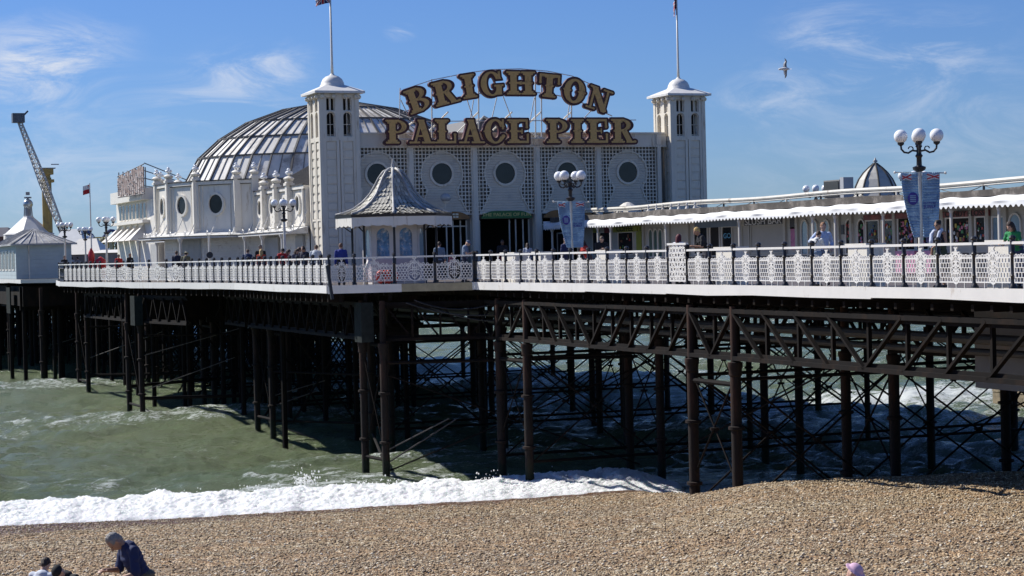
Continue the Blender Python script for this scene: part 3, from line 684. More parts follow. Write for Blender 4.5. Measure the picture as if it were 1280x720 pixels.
# ------------------------------------------------------------------ railings
def zX(x, y, X): return on_X(x, y, X).z
def yX(x, X, y=320): return on_X(x, y, X).y
def ring(X, Y, cx, cy, r, w): return np.abs(np.hypot(X-cx, Y-cy)-r)-w/2
def panel_brick(X, Y, W=1.40):
    h = W/2; F = np.full_like(X, 9.0); rows = 5; z0, z1 = .17, .74; rh = (z1-z0)/rows; cw = .118; t = .020
    for r in range(rows):
        za, zb = z0+r*rh, z0+(r+1)*rh; off = cw/2 if r % 2 else 0
        gx = np.abs(((X+off+cw*50.5) % cw)-cw/2)-0
        vline = (cw/2-gx)-t/2 if False else np.abs(((X+off+cw*50) % cw)-cw/2)
        vb = np.maximum(cw/2-vline-t/2, np.maximum(za-Y, Y-zb)-.006)
        F = U(F, np.maximum(vb, np.abs(X)-h))
        F = U(F, sbox(X, Y, -h, h, za-.007, za+.007))
    F = U(F, sbox(X, Y, -h, h, z1-.018, z1+.018)); F = U(F, sbox(X, Y, -h, -h+.03, .17, .8)); F = U(F, sbox(X, Y, h-.03, h, .17, .8))
    F = U(F, sbox(X, Y, -h, h, .155, .185))
    for x in (-.35, 0, .35): F = U(F, sbox(X, Y, x-.01, x+.01, .0, .17))
    for sx in (-1, 1):
        for k, (x, r) in enumerate(((.62, .035), (.52, .028), (.42, .04), (.31, .035))): F = U(F, ring(X, Y, sx*x, .765+r*.4, r, .018))
    # cartouche in the middle
    F = np.maximum(F, -(sell(X, Y, 0, .50, .20, .36)))
    F = U(F, np.abs(sell(X, Y, 0, .50, .20, .36))-.014)
    for (x, y, r) in ((0, .30, .085), (0, .24, .04), (0, .48, .05), (.085, .60, .06), (-.085, .60, .06), (.09, .42, .04), (-.09, .42, .04), (0, .72, .07), (.16, .74, .05), (-.16, .74, .05), (.12, .84, .045), (-.12, .84, .045), (0, .87, .055), (.1, .24, .035), (-.1, .24, .035), (.22, .79, .04), (-.22, .79, .04)):
        F = U(F, ring(X, Y, x, y, r, .026))
    F = U(F, sseg(X, Y, 0, .15, 0, 1.0, .026)); F = U(F, sseg(X, Y, -.2, .5, 0, .62, .02)); F = U(F, sseg(X, Y, .2, .5, 0, .62, .02)); F = U(F, sseg(X, Y, -.18, .52, .18, .34, .018)); F = U(F, sseg(X, Y, .18, .52, -.18, .34, .018))
    F = U(F, scirc(X, Y, 0, .955, .038)); F = U(F, scirc(X, Y, -.05, 1.0, .028)); F = U(F, scirc(X, Y, .05, 1.0, .028)); F = U(F, scirc(X, Y, 0, 1.03, .022)); F = U(F, scirc(X, Y, 0, .60, .03))
    return F
def panel_hex(X, Y, W=1.46):
    h = W/2; F = np.full_like(X, 9.0); a = .125
    z0, z1 = .17, .76
    d = np.full_like(X, -9.0)
    # honeycomb: distance to nearest two cell centres
    best = np.full_like(X, 9.); second = np.full_like(X, 9.)
    for j in range(-1, 9):
        for i in range(-8, 9):
            cx = (i+(.5 if j % 2 else 0))*a; cy = z0+j*a*.78
            dd = np.hypot(X-cx, (Y-cy)*1.1); second = np.where(dd < best, best, np.minimum(second, dd)); best = np.minimum(best, dd)
    F = (second-best)/2-.014
    F = np.maximum(F, sbox(X, Y, -h, h, z0, z1))
    F = U(F, sbox(X, Y, -h, h, .15, .18)); F = U(F, sbox(X, Y, -h, h, z1-.016, z1+.016)); F = U(F, sbox(X, Y, -h, -h+.03, .17, .8)); F = U(F, sbox(X, Y, h-.03, h, .17, .8))
    for x in (-.4, 0, .4): F = U(F, sbox(X, Y, x-.01, x+.01, .0, .17))
    F = np.maximum(F, -sell(X, Y, 0, .5, .26, .36)); F = U(F, np.abs(sell(X, Y, 0, .5, .26, .36))-.013)
    for (x, y, r) in ((0, .34, .09), (0, .52, .07), (.12, .62, .06), (-.12, .62, .06), (.14, .42, .05), (-.14, .42, .05), (0, .74, .08), (.2, .76, .06), (-.2, .76, .06), (.13, .87, .04), (-.13, .87, .04), (0, .9, .05), (.34, .80, .045), (-.34, .80, .045), (.5, .79, .035), (-.5, .79, .035)):
        F = U(F, ring(X, Y, x, y, r, .026))
    F = U(F, sseg(X, Y, 0, .15, 0, 1.0, .026)); F = U(F, scirc(X, Y, 0, .98, .035)); F = U(F, scirc(X, Y, -.05, 1.02, .028)); F = U(F, scirc(X, Y, .05, 1.02, .028))
    F = U(F, sseg(X, Y, -.26, .5, 0, .66, .02)); F = U(F, sseg(X, Y, .26, .5, 0, .66, .02))
    return F
def panel_tall(X, Y):
    F = sbox(X, Y, -.5, .5, .12, 1.28); F = np.maximum(F, -sbox(X, Y, -.46, .46, .16, 1.24))
    a = .17
    for j in range(8):
        for i in range(-3, 4):
            cx = (i+(.5 if j % 2 else 0))*a; cy = .2+j*a*.86
            F = U(F, np.maximum(ring(X, Y, cx, cy, .07, .026), sbox(X, Y, -.48, .48, .14, 1.26)))
    for s_ in (-1, 1):
        for k in range(4): F = U(F, ring(X, Y, s_*.2, .3+.26*k, .11, .024))
    return U(F, sseg(X, Y, 0, .15, 0, 1.25, .022))
PB = plate_mesh('panel', lambda X, Y: panel_brick(X, Y), -.72, .72, -.02, 1.08, .0085, .03); PB.materials.append(CAST)
PH = plate_mesh('panel', lambda X, Y: panel_hex(X, Y), -.75, .75, -.02, 1.08, .0085, .03); PH.materials.append(CAST)
PTALL = plate_mesh('panel', lambda X, Y: panel_tall(X, Y), -.52, .52, .08, 1.32, .0085, .03); PTALL.materials.append(CAST)
postm = MB(); postm.lathe([(r_*1.25, z_) for r_, z_ in [(.075, 0), (.075, .08), (.05, .12), (.045, .3), (.06, .33), (.045, .36), (.04, .8), (.065, .84), (.045, .88), (.045, 1.10), (.06, 1.12), (.05, 1.15), (.07, 1.19), (.05, 1.24), (.001, 1.26)]], seg=8)
pmesh = postm.build('post', BLACK, None, smooth=True, ang=40); PM = pmesh.data; bpy.data.objects.remove(pmesh)
def railing(label, pts, step, panel, pw, inset=.09, skip=(), group='railing runs', nf=None, rail_mat=None, hi=None):
    """pts: polyline; posts spaced along; panels between"""
    base = Vector((*pts[0], 0)); r = thing('railing', label, 'railing', base, 0, None)
    V_ = [Vector((*p, 0)) for p in pts]
    posts = []
    for a, b in zip(V_, V_[1:]):
        n = nf if (nf and len(pts) == 2) else max(1, round((b-a).length/step))
        d = (b-a).normalized(); nn_ = Vector((-d.y, d.x, 0))*-inset
        for i in range(n): posts.append((a.lerp(b, i/n)+nn_))
    d = (V_[-1]-V_[-2]).normalized(); posts.append(V_[-1]+Vector((-d.y, d.x, 0))*-inset)
    for p in posts: place_mesh('post', PM, None, r, p-base)
    mb = MB()
    for i, (a, b) in enumerate(zip(posts, posts[1:])):
        mb.bar(a+Vector((0, 0, 1.075)), b+Vector((0, 0, 1.075)), .09, .062)
        d = b-a; mid = (a+b)/2-base; ang = math.atan2(d.y, d.x); L_ = d.length
        if i in skip: continue
        tall = hi is not None and i == hi
        me = PTALL if tall else panel
        place_mesh('panel', me, None, r, mid, (0, 0, ang), ((L_-.12)/(1.0 if tall else pw), 1, 1))
    mb.build('top_rail', rail_mat or CAST, r, world=True)
    return r
ys = [yX(x, 27.3) for x in (1233, 1185, 1140, 1099)]
# right run, north to south: near length, tall panel, far length
ya, yb = yX(831, 27.3), yX(854.5, 27.3)
railing('long white cast-iron railing with black posts along the near edge, right of the tall panel', [(27.3, 35.2), (27.3, yb)], 1.5, PB, 1.40, inset=.12)
railing('short white pierced railing panel standing taller than the rest of the rail', [(27.3, yb), (27.3, ya)], 1.5, PTALL, 1.0, inset=.12, nf=1)
o = kids(bpy.data.objects['railing.001'])
for c in o:
    if c.name.startswith('top_rail'): c.location.z += .2
railing('white cast-iron railing with black posts between the tall panel and the kiosk', [(27.3, ya), (27.12, 72.45)], 1.47, PB, 1.40, inset=.12)
railing('white honeycomb railing in front of the small slate-roofed kiosk', [(27.12, 72.45), (25.72, 73.03), (24.28, 73.68), (22.85, 74.28), (21.95, 74.68)], 1.5, PH, 1.46, inset=.10)
railing('dense white railing with many thin black posts along the deck left of the kiosk', [(21.92, 74.9), (21.97, 82), (22.5, 92), (21.85, 100.5)], 1.27, PB, 1.40, inset=.12)
railing('plain see-through honeycomb railing with widely spaced posts near the red figures', [(21.85, 100.5), (21.2, 106.4), (20.6, 112.4), (20.3, 116)], 3.1, PH, 1.46, inset=.12)
railing('farthest dense white railing ending at the left tip of the deck', [(20.3, 116), (19.6, 124.6), (21.1, 135.8), (25.8, 137.8)], 1.15, PB, 1.40, inset=.12)
# white painted pedestals just inside the rail
def pedestal(x, w, lab, X=28.35):
    y = yX(x, X); t_ = thing('pedestal', lab, 'pedestal', (X, y, 0), 0, 'white pedestals inside the rail')
    mb = MB(); mb.box(-.25, .25, -w/2, w/2, 0, 1.08); mb.box(-.28, .28, -w/2-.03, w/2+.03, 0, .12); mb.build('plinth', WHITE, t_)
    mb = MB(); mb.box(-.31, .31, -w/2-.06, w/2+.06, 1.08, 1.15); mb.build('cap', WHITE, t_)
for x, w, l in ((643, 1.4, 'white box pedestal behind the rail right of the kiosk'), (679, .7, 'narrow white pedestal behind the rail left of the distant lamp'), (761, .8, 'white pedestal behind the rail left of the tall pierced panel'),
                (914, 1.0, 'white pedestal behind the rail under the slush bar sign'), (1082, .95, 'white pedestal behind the rail left of the near lamp post'), (1259, .8, 'white pedestal beside the woman in green')): pedestal(x, w, l)

# ------------------------------------------------------------------ entrance front: wall, towers, sign
FY = 94.0
fx = lambda x: on_Y(x, 300, FY).x
BC = [30.18, 33.55, 36.93, 40.33, 43.74]
front = thing('entrance_front', 'grey-white trellised entrance front with five round windows between two towers', 'entrance building', (37, FY, 0))
PX = [28.55, 31.87, 35.24, 38.63, 42.03, 45.5]
def keyhole(X, Y, g=0.0):
    z = Y; hw = .74+.62*np.clip((4.40-z)/1.25, 0, 1.05)**1.3
    lower = np.maximum(np.abs(X)-hw, np.maximum(3.18-z, z-4.75))
    return U(scirc(X, Y, 0, 5.15, 1.08), lower)-g
KP = plate_mesh('keyhole_panel', lambda X, Y: keyhole(X, Y), -1.6, 1.6, 3.0, 6.4, .03, .05); KP.materials.append(GREYW)
KR = plate_mesh('keyhole_moulding', lambda X, Y: np.maximum(keyhole(X, Y, .05), -keyhole(X, Y, -.02)), -1.6, 1.6, 3.0, 6.5, .02, .08); KR.materials.append(FAC)
BACKW = mat('facade_recess_shade', (.20, .185, .16), .7, .08, 1.5)  # wall behind the trellis, shade in its holes put into a darker colour
for i, cx in enumerate(BC):
    # back wall with a doorway
    place_mesh('keyhole_panel', KP, None, front, (cx-37, -.1, 0)); place_mesh('keyhole_moulding', KR, None, front, (cx-37, -.13, 0))
    mb = MB(); x0, x1 = -1.60, 1.60; p = .187; w = .052
    n = int(3.2/p); zz0 = 3.12
    for a in range(n+1):
        x = -1.59+a*(3.18/n)
        for b in range(18):
            za, zb = zz0+b*p, zz0+(b+1)*p
            if keyhole(np.array(x), np.array((za+zb)/2)) > -.02: mb.box(x-w/2, x+w/2, -.20, -.165, za, zb)
    for b in range(19):
        z_ = zz0+b*p
        for a in range(n):
            xa = -1.59+a*(3.18/n); xb = -1.59+(a+1)*(3.18/n)
            if keyhole(np.array((xa+xb)/2), np.array(z_)) > -.02: mb.box(xa, xb, -.197, -.162, z_-w/2, z_+w/2)
    for k in range(len(mb.v)): v = mb.v[k]; mb.v[k] = (v[0]+cx-37, v[1], v[2])
    mb.build('trellis', FAC, front)
    # round window
    mb = MB(); mb.add([], []); 
    wv = MB(); seg = 28
    for (r0, r1, ya_, yb_) in ((.53, .64, -.20, -.12), ):
        vs = []
        for k in range(seg):
            t_ = 2*math.pi*k/seg
            for (r, y) in ((r0, ya_), (r1, ya_), (r1, yb_), (r0, yb_)): vs.append((cx-37+r*math.cos(t_), y, 5.15+r*math.sin(t_)))
        fs = [(k*4+j, k*4+(j+1) % 4, ((k+1) % seg)*4+(j+1) % 4, ((k+1) % seg)*4+j) for k in range(seg) for j in range(4)]
        wv.add(vs, fs)
    wf = wv.build('round_window', FAC, front)
    gm = MB(); gm.add([(cx-37+.535*math.cos(2*math.pi*k/seg), -.14, 5.15+.535*math.sin(2*math.pi*k/seg)) for k in range(seg)], [tuple(range(seg))])
    g_ = gm.build('pane', GLASS, wf)
    if i == 3 or i == 0: pass
mb = MB()
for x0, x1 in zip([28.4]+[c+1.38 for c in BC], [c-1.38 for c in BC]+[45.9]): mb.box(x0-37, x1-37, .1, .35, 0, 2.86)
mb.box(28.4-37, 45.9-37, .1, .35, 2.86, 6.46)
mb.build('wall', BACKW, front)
mb = MB(); mb.box(28.4-37, 45.95-37, -.22, .4, 6.46, 7.12); mb.build('parapet', FAC, front)
mb = MB()
mb.box(28.4-37, 45.95-37, -.30, .42, 7.12, 7.20); mb.box(28.4-37, 45.95-37, -.28, -.222, 6.44, 6.53)
for x in PX: mb.box(x-.13-37, x+.13-37, -.28, -.222, 6.55, 7.1)
mb.build('cornice', FAC, front)
for x in PX[1:-1]:
    mb = MB(); mb.box(x-.17-37, x+.17-37, -.32, .1, 0, 6.44); mb.box(x-.10-37, x+.10-37, -.36, -.322, .2, 6.3); mb.box(x-.2-37, x+.2-37, -.36, .1, 0, .4); mb.build('pilaster', FAC, front)
for x in (PX[0], PX[-1]):
    mb = MB(); mb.box(x-.1-37, x+.1-37, -.30, .1, 0, 6.44); mb.build('pilaster', FAC, front)
# dim lobby behind the doorways
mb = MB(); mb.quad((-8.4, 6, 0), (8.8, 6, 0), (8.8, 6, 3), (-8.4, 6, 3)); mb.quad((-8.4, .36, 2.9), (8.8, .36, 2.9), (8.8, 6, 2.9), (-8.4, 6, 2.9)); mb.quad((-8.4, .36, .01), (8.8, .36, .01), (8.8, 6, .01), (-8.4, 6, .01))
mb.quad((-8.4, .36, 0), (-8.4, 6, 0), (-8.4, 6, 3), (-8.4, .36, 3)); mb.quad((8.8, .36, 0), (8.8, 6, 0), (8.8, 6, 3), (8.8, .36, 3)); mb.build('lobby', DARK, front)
for i, cx in enumerate(BC):
    mb = MB()
    for x in (-1.34, .28, .62, 1.02, 1.34): mb.box(cx-37+x-.03, cx-37+x+.03, .12, .18, 0, 2.82)
    mb.box(cx-37-1.38, cx-37+1.38, .11, .17, 2.5, 2.56) if i != 2 else None
    mb.build('door_frame', FAC, front)
def arch_sign(cx, m_, txt, tm, col, wl=1.37):
    f = lambda X, Y: np.maximum(np.maximum(np.abs(X)-wl, 2.88-Y), Y-(2.96+.30*np.clip(1-np.abs(X/wl)**5, 0, 1)))
    me = plate_mesh('door_sign', f, -1.5, 1.5, 2.8, 3.4, .02, .05); o = place_mesh('door_sign', me, m_, front, (cx-37, -.24, 0))
    for s_, z_, sz_ in txt: text_obj('lettering', s_, sz_, tm, o, (0, -.03, z_), depth=.006, wscale=1.22)
    return o
SGN = mat('sign_green', (.03, .14, .03), .5, .1, 3); SOR = mat('sign_orange', (.26, .12, .03), .5, .35, 3); SGT = mat('sign_gold_text', (.55, .48, .16), .5, .1, 3)
CREAM = mat('sign_cream', (.7, .66, .5), .5, .1, 3)
arch_sign(BC[2], SGN, [('THE PALACE OF FUN', 3.06, .23)], SGT, None)
so_ = arch_sign(BC[1], SOR, [], CREAM, None); mb = MB()
for z_ in (3.12, 2.99):
    x = -.75
    while x < .7: w = rnd.uniform(.05, .16); mb.box(x, x+w, -.035, -.027, z_-.045, z_+.045); x += w+rnd.choice((.03, .03, .12))
tag(mb.build('faded_print', CREAM, so_), kind='stuff')
arch_sign(BC[3], SOR, [], CREAM, None); arch_sign(BC[0], SGN, [], CREAM, None)
# small dish lamp on the front, seen above the kiosk
fl = thing('globe_light', 'frosted globe light on a bracket between the first and second arches', 'light', (on_Y(557, 247, 93).x, 93.0, on_Y(557, 247, 93).z))
fl_b = MB(); fl_b.ball((0, 0, 0), .27, 16, 10, sc=(1, 1, .8)); fl_b.build('globe', mat('frosted_globe', (.42, .43, .43), .2, .05, 2), fl, smooth=True)
fl_b = MB(); fl_b.tube([(0, 0, -.2), (-.05, 0, -.6), (-.1, .5, -.9)], .03, 6); fl_b.lathe([(.12, -.28), (.16, -.18)], seg=10); fl_b.build('bracket', FAC, fl)

# towers
def tower(cx, label, cy=94.2, W=1.86):
    t_ = thing('tower', label, 'tower', (cx, cy, 0)); h = W/2
    openings = lambda X, Y: U(U(U(sbox(X, Y, -.60, -.24, 7.0, 7.95), scirc(X, Y, -.42, 7.95, .18)), U(sbox(X, Y, .24, .60, 7.0, 7.95), scirc(X, Y, .42, 7.95, .18))),
                              U(U(sbox(X, Y, -.60, -.46, 8.25, 8.82), sbox(X, Y, -.38, -.24, 8.25, 8.82)), U(sbox(X, Y, .24, .38, 8.25, 8.82), sbox(X, Y, .46, .60, 8.25, 8.82))))
    fa = plate_mesh('wall', lambda X, Y: np.maximum(sbox(X, Y, -h+.02, h-.02, 0, 9.0), -openings(X, Y)), -1, 1, -.05, 9.05, .02, .10); fa.materials.append(TOWB)
    def frame(X, Y):
        F = sbox(X, Y, -h, h, 0, 9.04)
        for a, b in ((-.68, -.16), (.16, .68)):
            for z0, z1 in ((.5, 2.9), (3.0, 6.75)): F = np.maximum(F, -sbox(X, Y, a, b, z0, z1))
        F = np.maximum(F, -(openings(X, Y)-.05)); F = np.maximum(F, -sbox(X, Y, -.025, .025, .1, 6.8))
        return F
    fb = plate_mesh('panelling', frame, -1, 1, -.05, 9.1, .02, .07); fb.materials.append(FAC)
    for k in range(4):
        a = k*math.pi/2; c, s_ = math.sin(a), -math.cos(a)
        place_mesh('wall', fa, None, t_, (c*(h-.08), s_*(h-.08), 0), (0, 0, a)); place_mesh('panelling', fb, None, t_, (c*(h+.01), s_*(h+.01), 0), (0, 0, a))
        for x in (-.42, .42):
            mb = MB()
            for z_ in (7.04, 7.55): mb.box(x-.17, x+.17, -.02, .02, z_, z_+.025)
            mb.box(x-.012, x+.012, -.03, .03, 7.0, 8.1)
            lv = mb.build('louvre', FAC, t_); lv.location = (c*(h-.1), s_*(h-.1), 0); lv.rotation_euler = (0, 0, a)
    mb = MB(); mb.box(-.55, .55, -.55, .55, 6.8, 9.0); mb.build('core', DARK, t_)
    mb = MB()
    for sx in (-1, 1):
        for sy in (-1, 1):
            mb.box(sx*(h-.02)-.1, sx*(h-.02)+.1, sy*(h-.02)-.1, sy*(h-.02)+.1, 0, 9.0)
    for k in range(4):
        a = k*math.pi/2; ca_, sa_ = math.cos(a), math.sin(a)
        for z_ in np.arange(.5, 6.7, .42):
            for x in (-.42, .42):
                v0 = len(mb.v); mb.box(x-.24, x+.24, -h-.005, -h+.03, z_, z_+.30)
                for q in range(v0, len(mb.v)): vx, vy, vz = mb.v[q]; mb.v[q] = (vx*ca_-vy*sa_, vx*sa_+vy*ca_, vz)
    mb.build('corner_post', FAC, t_)
    mb = MB(); mb.box(-h-.08, h+.08, -h-.08, h+.08, 9.0, 9.05); mb.box(-h-.06, h+.06, -h-.06, h+.06, 6.82, 6.9) if False else None
    for k in range(4):
        a = k*math.pi/2
        for x in (-.85, -.28, .28, .85):
            for (yy, zz) in ((-h-.13, 8.9),):
                px_ = x*math.cos(a)-yy*math.sin(a); py_ = x*math.sin(a)+yy*math.cos(a); mb.ball((px_, py_, zz), .12, 10, 6)
    mb.build('corbel', FAC, t_, smooth=True, ang=40)
    mb = MB(); e = 1.26
    mb.lathe([(e*1.414, 9.06), (e*1.414, 9.17), (.74*1.414, 9.40), (.50*1.414, 9.50)], seg=4, rot=0); mb.build('roof', RFW, t_)
    mb = MB(); mb.lathe([(.64, 9.40), (.62, 9.52), (.58, 9.55), (.55, 9.68), (.47, 9.83), (.33, 9.95), (.14, 10.02), (.08, 10.1)], seg=24); mb.build('dome', RFW, t_, smooth=True, ang=50)
    mb = MB(); mb.tube([(0, 0, 10.0), (0, 0, 10.6), (0, 0, 14.3)], [.075, .06, .04], 10); mb.ball((0, 0, 14.33), .07); mb.build('flagpole', WHITE, t_, smooth=True)
    return t_
TOWB = boards('tower_boards', (.70, .64, .54), .15, 'Z', .012, dirt=(.54, .50, .43)); RFW = mat('roof_white', (.68, .67, .64), .6, .1, 2, col2=(.4, .38, .34), c2amt=.15, c2scale=3)
TL = tower(28.12, 'left square white tower with a shallow domed cap beside the glazed dome'); TR = tower(46.95, 'right square white tower with a shallow domed cap above the shop roofs')
# a small vent beside each cap
# flags at the pole tops
def union_flag(name, label, loc, rz, w, h, drape):
    nx, nz_ = 30, 20; mb = MB(); P_ = {}
    for j in range(nz_+1):
        for i in range(nx+1):
            u, v = i/nx, j/nz_; x = u*w*drape; y = .10*math.sin(u*9+v*2)*u*(2.2-drape); z_ = (v-.5)*h-u*u*(1-drape)*h*.9
            P_[i, j] = (x, y, z_)
    for j in range(nz_):
        for i in range(nx):
            u, v = (i+.5)/nx-.5, (j+.5)/nz_-.5; m_ = 0
            d1 = abs(v-u)*.83; d2 = abs(v+u)*.83
            if min(d1, d2) < .10: m_ = 1
            if min(d1, d2) < .04: m_ = 2
            if abs(u) < .09 or abs(v) < .15: m_ = 1
            if abs(u) < .055 or abs(v) < .09: m_ = 2
            mb.quad(P_[i, j], P_[i+1, j], P_[i+1, j+1], P_[i, j+1], m_)
    o = mb.build(name, [mat('flag_blue', (.02, .03, .13), .8), mat('flag_white', (.7, .7, .7), .8), mat('flag_red', (.45, .02, .03), .8)], None, smooth=True)
    o.location = loc; o.rotation_euler = (0, 0, rz)
    s_ = o.modifiers.new('thick', 'SOLIDIFY'); s_.thickness = .01
    return tag(o, label, 'flag')
union_flag('flag', 'red, white and blue flag flying at the top of the left tower pole', (28.12, 94.2, on_Y(411, 0, 94.2).z+.25), R(172), .95, .8, .75)
union_flag('flag', 'red, white and blue flag hanging limp from the right tower pole', (46.95, 94.2, on_Y(845, 0, 94.2).z-.05), R(160), .9, .7, .18)

# the great name sign: letters with gold faces on dark red backs
def L_stem(X, Y, x, w=.125, sp=True):
    F = sbox(X, Y, x-w, x+w, 0, 1); F = U(F, sbox(X, Y, x-w-.085, x+w+.085, 0, .10)); F = U(F, sbox(X, Y, x-w-.085, x+w+.085, .90, 1))
    for s_ in (-1, 1):
        for y in (.05, .95): F = U(F, scirc(X, Y, x+s_*(w+.085), y, .055))
        F = U(F, scirc(X, Y, x+s_*(w+.02), .13, .05)); F = U(F, scirc(X, Y, x+s_*(w+.02), .87, .05))
        if sp: F = U(F, scirc(X, Y, x+s_*w, .5, .05))
    return F
def bowl(X, Y, x0, x1, y0, y1, ti, tx):
    a = (x1-x0); cy = (y0+y1)/2; b = (y1-y0)/2
    o = np.maximum(sell(X, Y, x0, cy, a, b), x0-.02-X); i_ = np.maximum(sell(X, Y, x0+.02, cy, a-tx, b-ti), x0-X); return np.maximum(o, -i_)
def G_I(X, Y): return L_stem(X, Y, .24)
def G_B(X, Y):
    F = U(L_stem(X, Y, .22), bowl(X, Y, .32, .70, .47, 1, .10, .22)); return U(F, bowl(X, Y, .32, .76, 0, .55, .10, .23))
def G_P(X, Y): return U(L_stem(X, Y, .22), bowl(X, Y, .32, .76, .42, 1, .10, .23))
def G_R(X, Y):
    F = U(L_stem(X, Y, .22), bowl(X, Y, .32, .73, .47, 1, .10, .22)); F = U(F, sseg(X, Y, .45, .52, .66, .05, .21)); F = U(F, sbox(X, Y, .52, .86, 0, .10)); return U(F, scirc(X, Y, .86, .06, .06))
def G_H(X, Y): return U(U(L_stem(X, Y, .22), L_stem(X, Y, .74)), U(sbox(X, Y, .2, .76, .44, .56), scirc(X, Y, .48, .5, .085)))
def G_T(X, Y):
    F = U(L_stem(X, Y, .42), sbox(X, Y, .04, .80, .86, 1)); F = U(F, sbox(X, Y, .02, .12, .62, 1)); F = U(F, sbox(X, Y, .72, .82, .62, 1))
    for x in (.07, .77): F = U(F, scirc(X, Y, x, .62, .065))
    return F
def G_O(X, Y):
    F = np.maximum(sell(X, Y, .42, .5, .42, .52), -sell(X, Y, .42, .5, .17, .38))
    for x in (0, .84): F = U(F, scirc(X, Y, x, .5, .045))
    for x in (.255, .585): F = U(F, scirc(X, Y, x, .5, .045))
    return F
def G_C(X, Y):
    F = np.maximum(sell(X, Y, .42, .5, .42, .52), -sell(X, Y, .44, .5, .19, .40)); F = np.maximum(F, -sbox(X, Y, .55, 1.0, .30, .66))
    F = U(F, sbox(X, Y, .68, .78, .62, 1.0)); F = U(F, scirc(X, Y, .73, .62, .06)); F = U(F, scirc(X, Y, .74, .30, .085)); return U(U(F, scirc(X, Y, 0, .5, .045)), scirc(X, Y, .24, .5, .04))
def G_G(X, Y):
    F = np.maximum(sell(X, Y, .42, .5, .42, .52), -sell(X, Y, .43, .5, .18, .40)); F = np.maximum(F, -sbox(X, Y, .53, 1.0, .40, .66))
    F = U(F, sbox(X, Y, .69, .79, .66, 1.0)); F = U(F, sbox(X, Y, .58, .80, .02, .42)); return U(F, sbox(X, Y, .50, .88, .36, .46))
def G_N(X, Y):
    F = U(sbox(X, Y, .13, .24, 0, 1), sbox(X, Y, .70, .81, 0, 1)); F = U(F, sseg(X, Y, .16, .98, .78, .02, .25))
    F = np.maximum(F, sbox(X, Y, 0, .95, 0, 1))
    for (a, b, y) in ((.02, .36, .0), (.02, .34, .90), (.58, .93, .90)): F = U(F, sbox(X, Y, a, b, y, y+.10))
    for (x, y) in ((.03, .05), (.35, .05), (.03, .95), (.59, .95), (.92, .95)): F = U(F, scirc(X, Y, x, y, .055))
    return F
def G_A(X, Y):
    F = U(sseg(X, Y, .47, 1.0, .20, 0, .11), sseg(X, Y, .43, 1.0, .70, 0, .24)); F = np.maximum(F, sbox(X, Y, -.1, 1.1, 0, 1))
    F = U(F, sbox(X, Y, .26, .6, .27, .36)); F = U(F, sbox(X, Y, .30, .58, .91, 1.0))
    for (a, b) in ((.03, .35), (.50, .92)): F = U(F, sbox(X, Y, a, b, 0, .10)); F = U(F, scirc(X, Y, a, .05, .055)); F = U(F, scirc(X, Y, b, .05, .055))
    return F
def G_L(X, Y):
    F = U(L_stem(X, Y, .22), sbox(X, Y, .2, .74, 0, .12)); F = U(F, sbox(X, Y, .64, .74, 0, .38)); return U(F, scirc(X, Y, .69, .38, .065))
def G_E(X, Y):
    F = U(L_stem(X, Y, .22), sbox(X, Y, .2, .76, 0, .12)); F = U(F, sbox(X, Y, .2, .73, .88, 1)); F = U(F, sbox(X, Y, .66, .76, 0, .36)); F = U(F, sbox(X, Y, .63, .73, .66, 1))
    F = U(F, scirc(X, Y, .71, .36, .06)); F = U(F, scirc(X, Y, .68, .66, .06)); F = U(F, sbox(X, Y, .3, .52, .45, .55)); return U(F, sbox(X, Y, .47, .54, .38, .62))
GL = dict(B=(G_B, .78), R=(G_R, .88), I=(G_I, .48), G=(G_G, .86), H=(G_H, .96), T=(G_T, .84), O=(G_O, .84), N=(G_N, .95), P=(G_P, .78), A=(G_A, .94), L=(G_L, .76), C=(G_C, .82), E=(G_E, .78))
sign = thing('name_sign', 'big arched gold and dark red letter sign reading BRIGHTON PALACE PIER over the entrance', 'sign', (37, 93.2, 7.0))
gm_ = {}
def letter(ch, x, y, hpx, wpx, rot):
    fn, w = GL[ch]
    if ch not in gm_:
        a = plate_mesh('letter', lambda X, Y: fn(X, Y)-.062, -.15, w+.15, -.15, 1.15, .014, .20); a.materials.append(OXBLOOD)
        b = plate_mesh('gold_face', lambda X, Y: fn(X, Y)+.012, -.15, w+.15, -.15, 1.15, .014, .03); b.materials.append(GOLD)
        for me in (a, b): me.transform(Matrix.Translation((-w/2, 0, -.5)))
        b.transform(Matrix.Translation((0, -.115, 0)))
        gm_[ch] = (a, b)
    p = on_Y(x, y, 93.2); Zc = (p-CAM).dot(fw); hh = hpx*Zc/FPX/1.12; ww = wpx*Zc/FPX/.93/(w+.12)
    o = place_mesh('letter', gm_[ch][0], None, sign, p-Vector((37, 93.2, 7.0)), (0, R(rot), 0), (ww, 1, hh))
    place_mesh('gold_face', gm_[ch][1], None, o)
for ch, x, y, h, w, r in (('B', 521.5, 124.5, 35, 31, -19), ('R', 556.4, 115.5, 34, 34, -13.5), ('I', 585, 108, 34, 21, -8.5), ('G', 613.6, 105.0, 34, 32, -4.5), ('H', 650, 104, 33, 38, 0), ('T', 685.6, 107.5, 33, 32, 5), ('O', 717, 114, 34, 31, 11), ('N', 748, 124.5, 33, 33, 17.5)):
    letter(ch, x, y, h, w, -0+r if False else r)
for ch, x, w in (('P', 495.5, 30), ('A', 526.5, 35), ('L', 557, 30), ('A', 588.5, 35), ('C', 617.5, 30), ('E', 647.5, 31), ('P', 696.3, 31), ('I', 720.8, 20), ('E', 746.5, 31), ('R', 778.5, 34)):
    letter(ch, x, 164.2-(x-640)*.0035, 34, w, 0)
mb = MB()
def SP(x, y, d=.16): return on_Y(x, y, 93.2+d)
